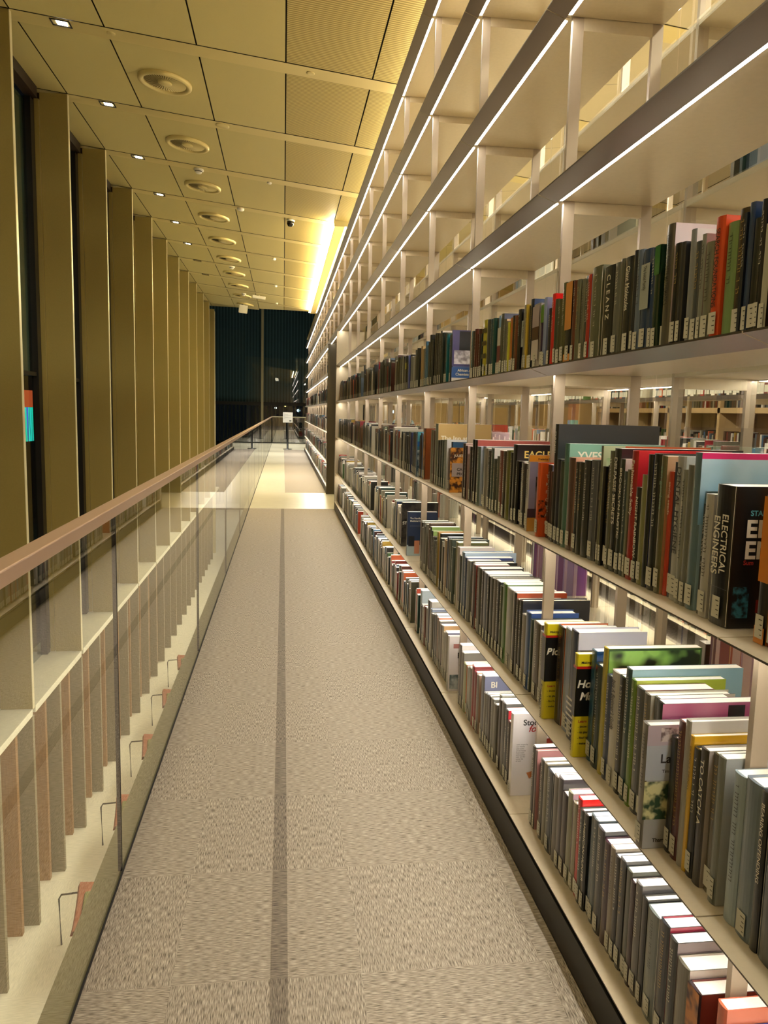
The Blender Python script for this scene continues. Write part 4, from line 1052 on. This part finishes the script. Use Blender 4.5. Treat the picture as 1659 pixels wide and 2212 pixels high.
# ------------------------------------------------------------------ person glimpsed in the inner aisle
def person(x, y):
    me = bpy.data.meshes.new('person')
    J_ = {'pelvis': (0, 0, .93, .14), 'waist': (0, 0, 1.05, .125), 'chest': (0, .01, 1.25, .15), 'neck': (0, .0, 1.42, .055), 'headb': (0, -.02, 1.50, .08), 'headt': (0, -.02, 1.60, .085),
          'ls': (-.17, 0, 1.36, .06), 'le': (-.22, -.02, 1.09, .045), 'lw': (-.17, -.18, .98, .03), 'lh': (-.15, -.25, .99, .035), 'rs': (.17, 0, 1.36, .06), 're': (.22, -.02, 1.09, .045), 'rw': (.17, -.18, .98, .03), 'rh': (.15, -.25, .99, .035),
          'lp': (-.10, 0, .88, .09), 'lk': (-.11, -.02, .48, .062), 'la': (-.11, .02, .09, .04), 'lf': (-.11, -.14, .035, .035), 'rp': (.10, 0, .88, .09), 'rk': (.11, -.02, .48, .062), 'ra': (.11, .02, .09, .04), 'rf': (.11, -.14, .035, .035)}
    names = list(J_); E_ = [('pelvis', 'waist'), ('waist', 'chest'), ('chest', 'neck'), ('neck', 'headb'), ('headb', 'headt'), ('chest', 'ls'), ('ls', 'le'), ('le', 'lw'), ('lw', 'lh'), ('chest', 'rs'), ('rs', 're'), ('re', 'rw'), ('rw', 'rh'),
         ('pelvis', 'lp'), ('lp', 'lk'), ('lk', 'la'), ('la', 'lf'), ('pelvis', 'rp'), ('rp', 'rk'), ('rk', 'ra'), ('ra', 'rf')]
    me.from_pydata([J_[n][:3] for n in names], [(names.index(a), names.index(b)) for a, b in E_], [])
    o = put('person', me); o.location = (x, y, 0.002); sk = o.modifiers.new('skin', 'SKIN');
    for i, n in enumerate(names): me.skin_vertices[0].data[i].radius = (J_[n][3], J_[n][3]*(.72 if n in ('chest', 'waist', 'pelvis') else 1))
    me.skin_vertices[0].data[0].use_root = True
    sb = o.modifiers.new('sub', 'SUBSURF'); sb.levels = sb.render_levels = 2
    # clothes by height
    m_ = bpy.data.materials.new('person_clothes'); m_.use_nodes = True; nt = m_.node_tree; b = nt.nodes['Principled BSDF']
    tc = nt.nodes.new('ShaderNodeTexCoord'); sp = nt.nodes.new('ShaderNodeSeparateXYZ'); r = nt.nodes.new('ShaderNodeValToRGB'); mr = nt.nodes.new('ShaderNodeMath'); mr.operation = 'DIVIDE'; mr.inputs[1].default_value = 1.7
    e = r.color_ramp; e.interpolation = 'CONSTANT'; e.elements[0].color = lin('2a2c38'); e.elements[1].position = .55; e.elements[1].color = lin('a8c4c8'); x_ = e.elements.new(.835); x_.color = lin('b88868')
    nt.links.new(tc.outputs['Object'], sp.inputs[0]); nt.links.new(sp.outputs[2], mr.inputs[0]); nt.links.new(mr.outputs[0], r.inputs[0]); nt.links.new(r.outputs[0], b.inputs['Base Color'])
    me.materials.append(m_); o.location = (x, y, 0.002); o.rotation_euler = (0, 0, .5)
    m = MB(); m.lathe([(.001, .115), (.06, .10), (.10, .05), (.105, 0), (.10, -.07), (.07, -.13), (.03, -.15)], 0, 0, 16); hr = put('hair', m.mesh('hair', mat('dark_hair', '1c1410', .6), True), o); hr.location = (0, .02, 1.59)
    m = MB()
    for sx in (-.032, .032): m.lathe([(.001, .006), (.009, .004), (.011, 0), (.009, -.004), (.001, -.006)], sx, 0, 8)
    ey = put('eyes', m.mesh('eyes', M_black), o); ey.location = (0, -.102, 1.575)
    tag(o, 'person with dark hair and pale blue shirt standing in the inner aisle', 'person')
person(2.02, 13.2)

# ------------------------------------------------------------------ lettering becomes plain mesh
bpy.context.view_layer.update()
dg = bpy.context.evaluated_depsgraph_get()
fonts = [o for o in sc.objects if o.type == 'FONT']
made = [(o, bpy.data.meshes.new_from_object(o.evaluated_get(dg))) for o in fonts]
for o, me in made:
    if len(me.polygons) == 0: bpy.data.objects.remove(o); continue
    nm = o.name.split('.')[0]; par, loc, rot, scl, mb = o.parent, o.location.copy(), o.rotation_euler.copy(), o.scale.copy(), o.matrix_local.copy()
    n = bpy.data.objects.new(nm, me); C.objects.link(n); n.parent = par; n.location = loc; n.rotation_euler = rot; n.scale = scl
    bpy.data.objects.remove(o)
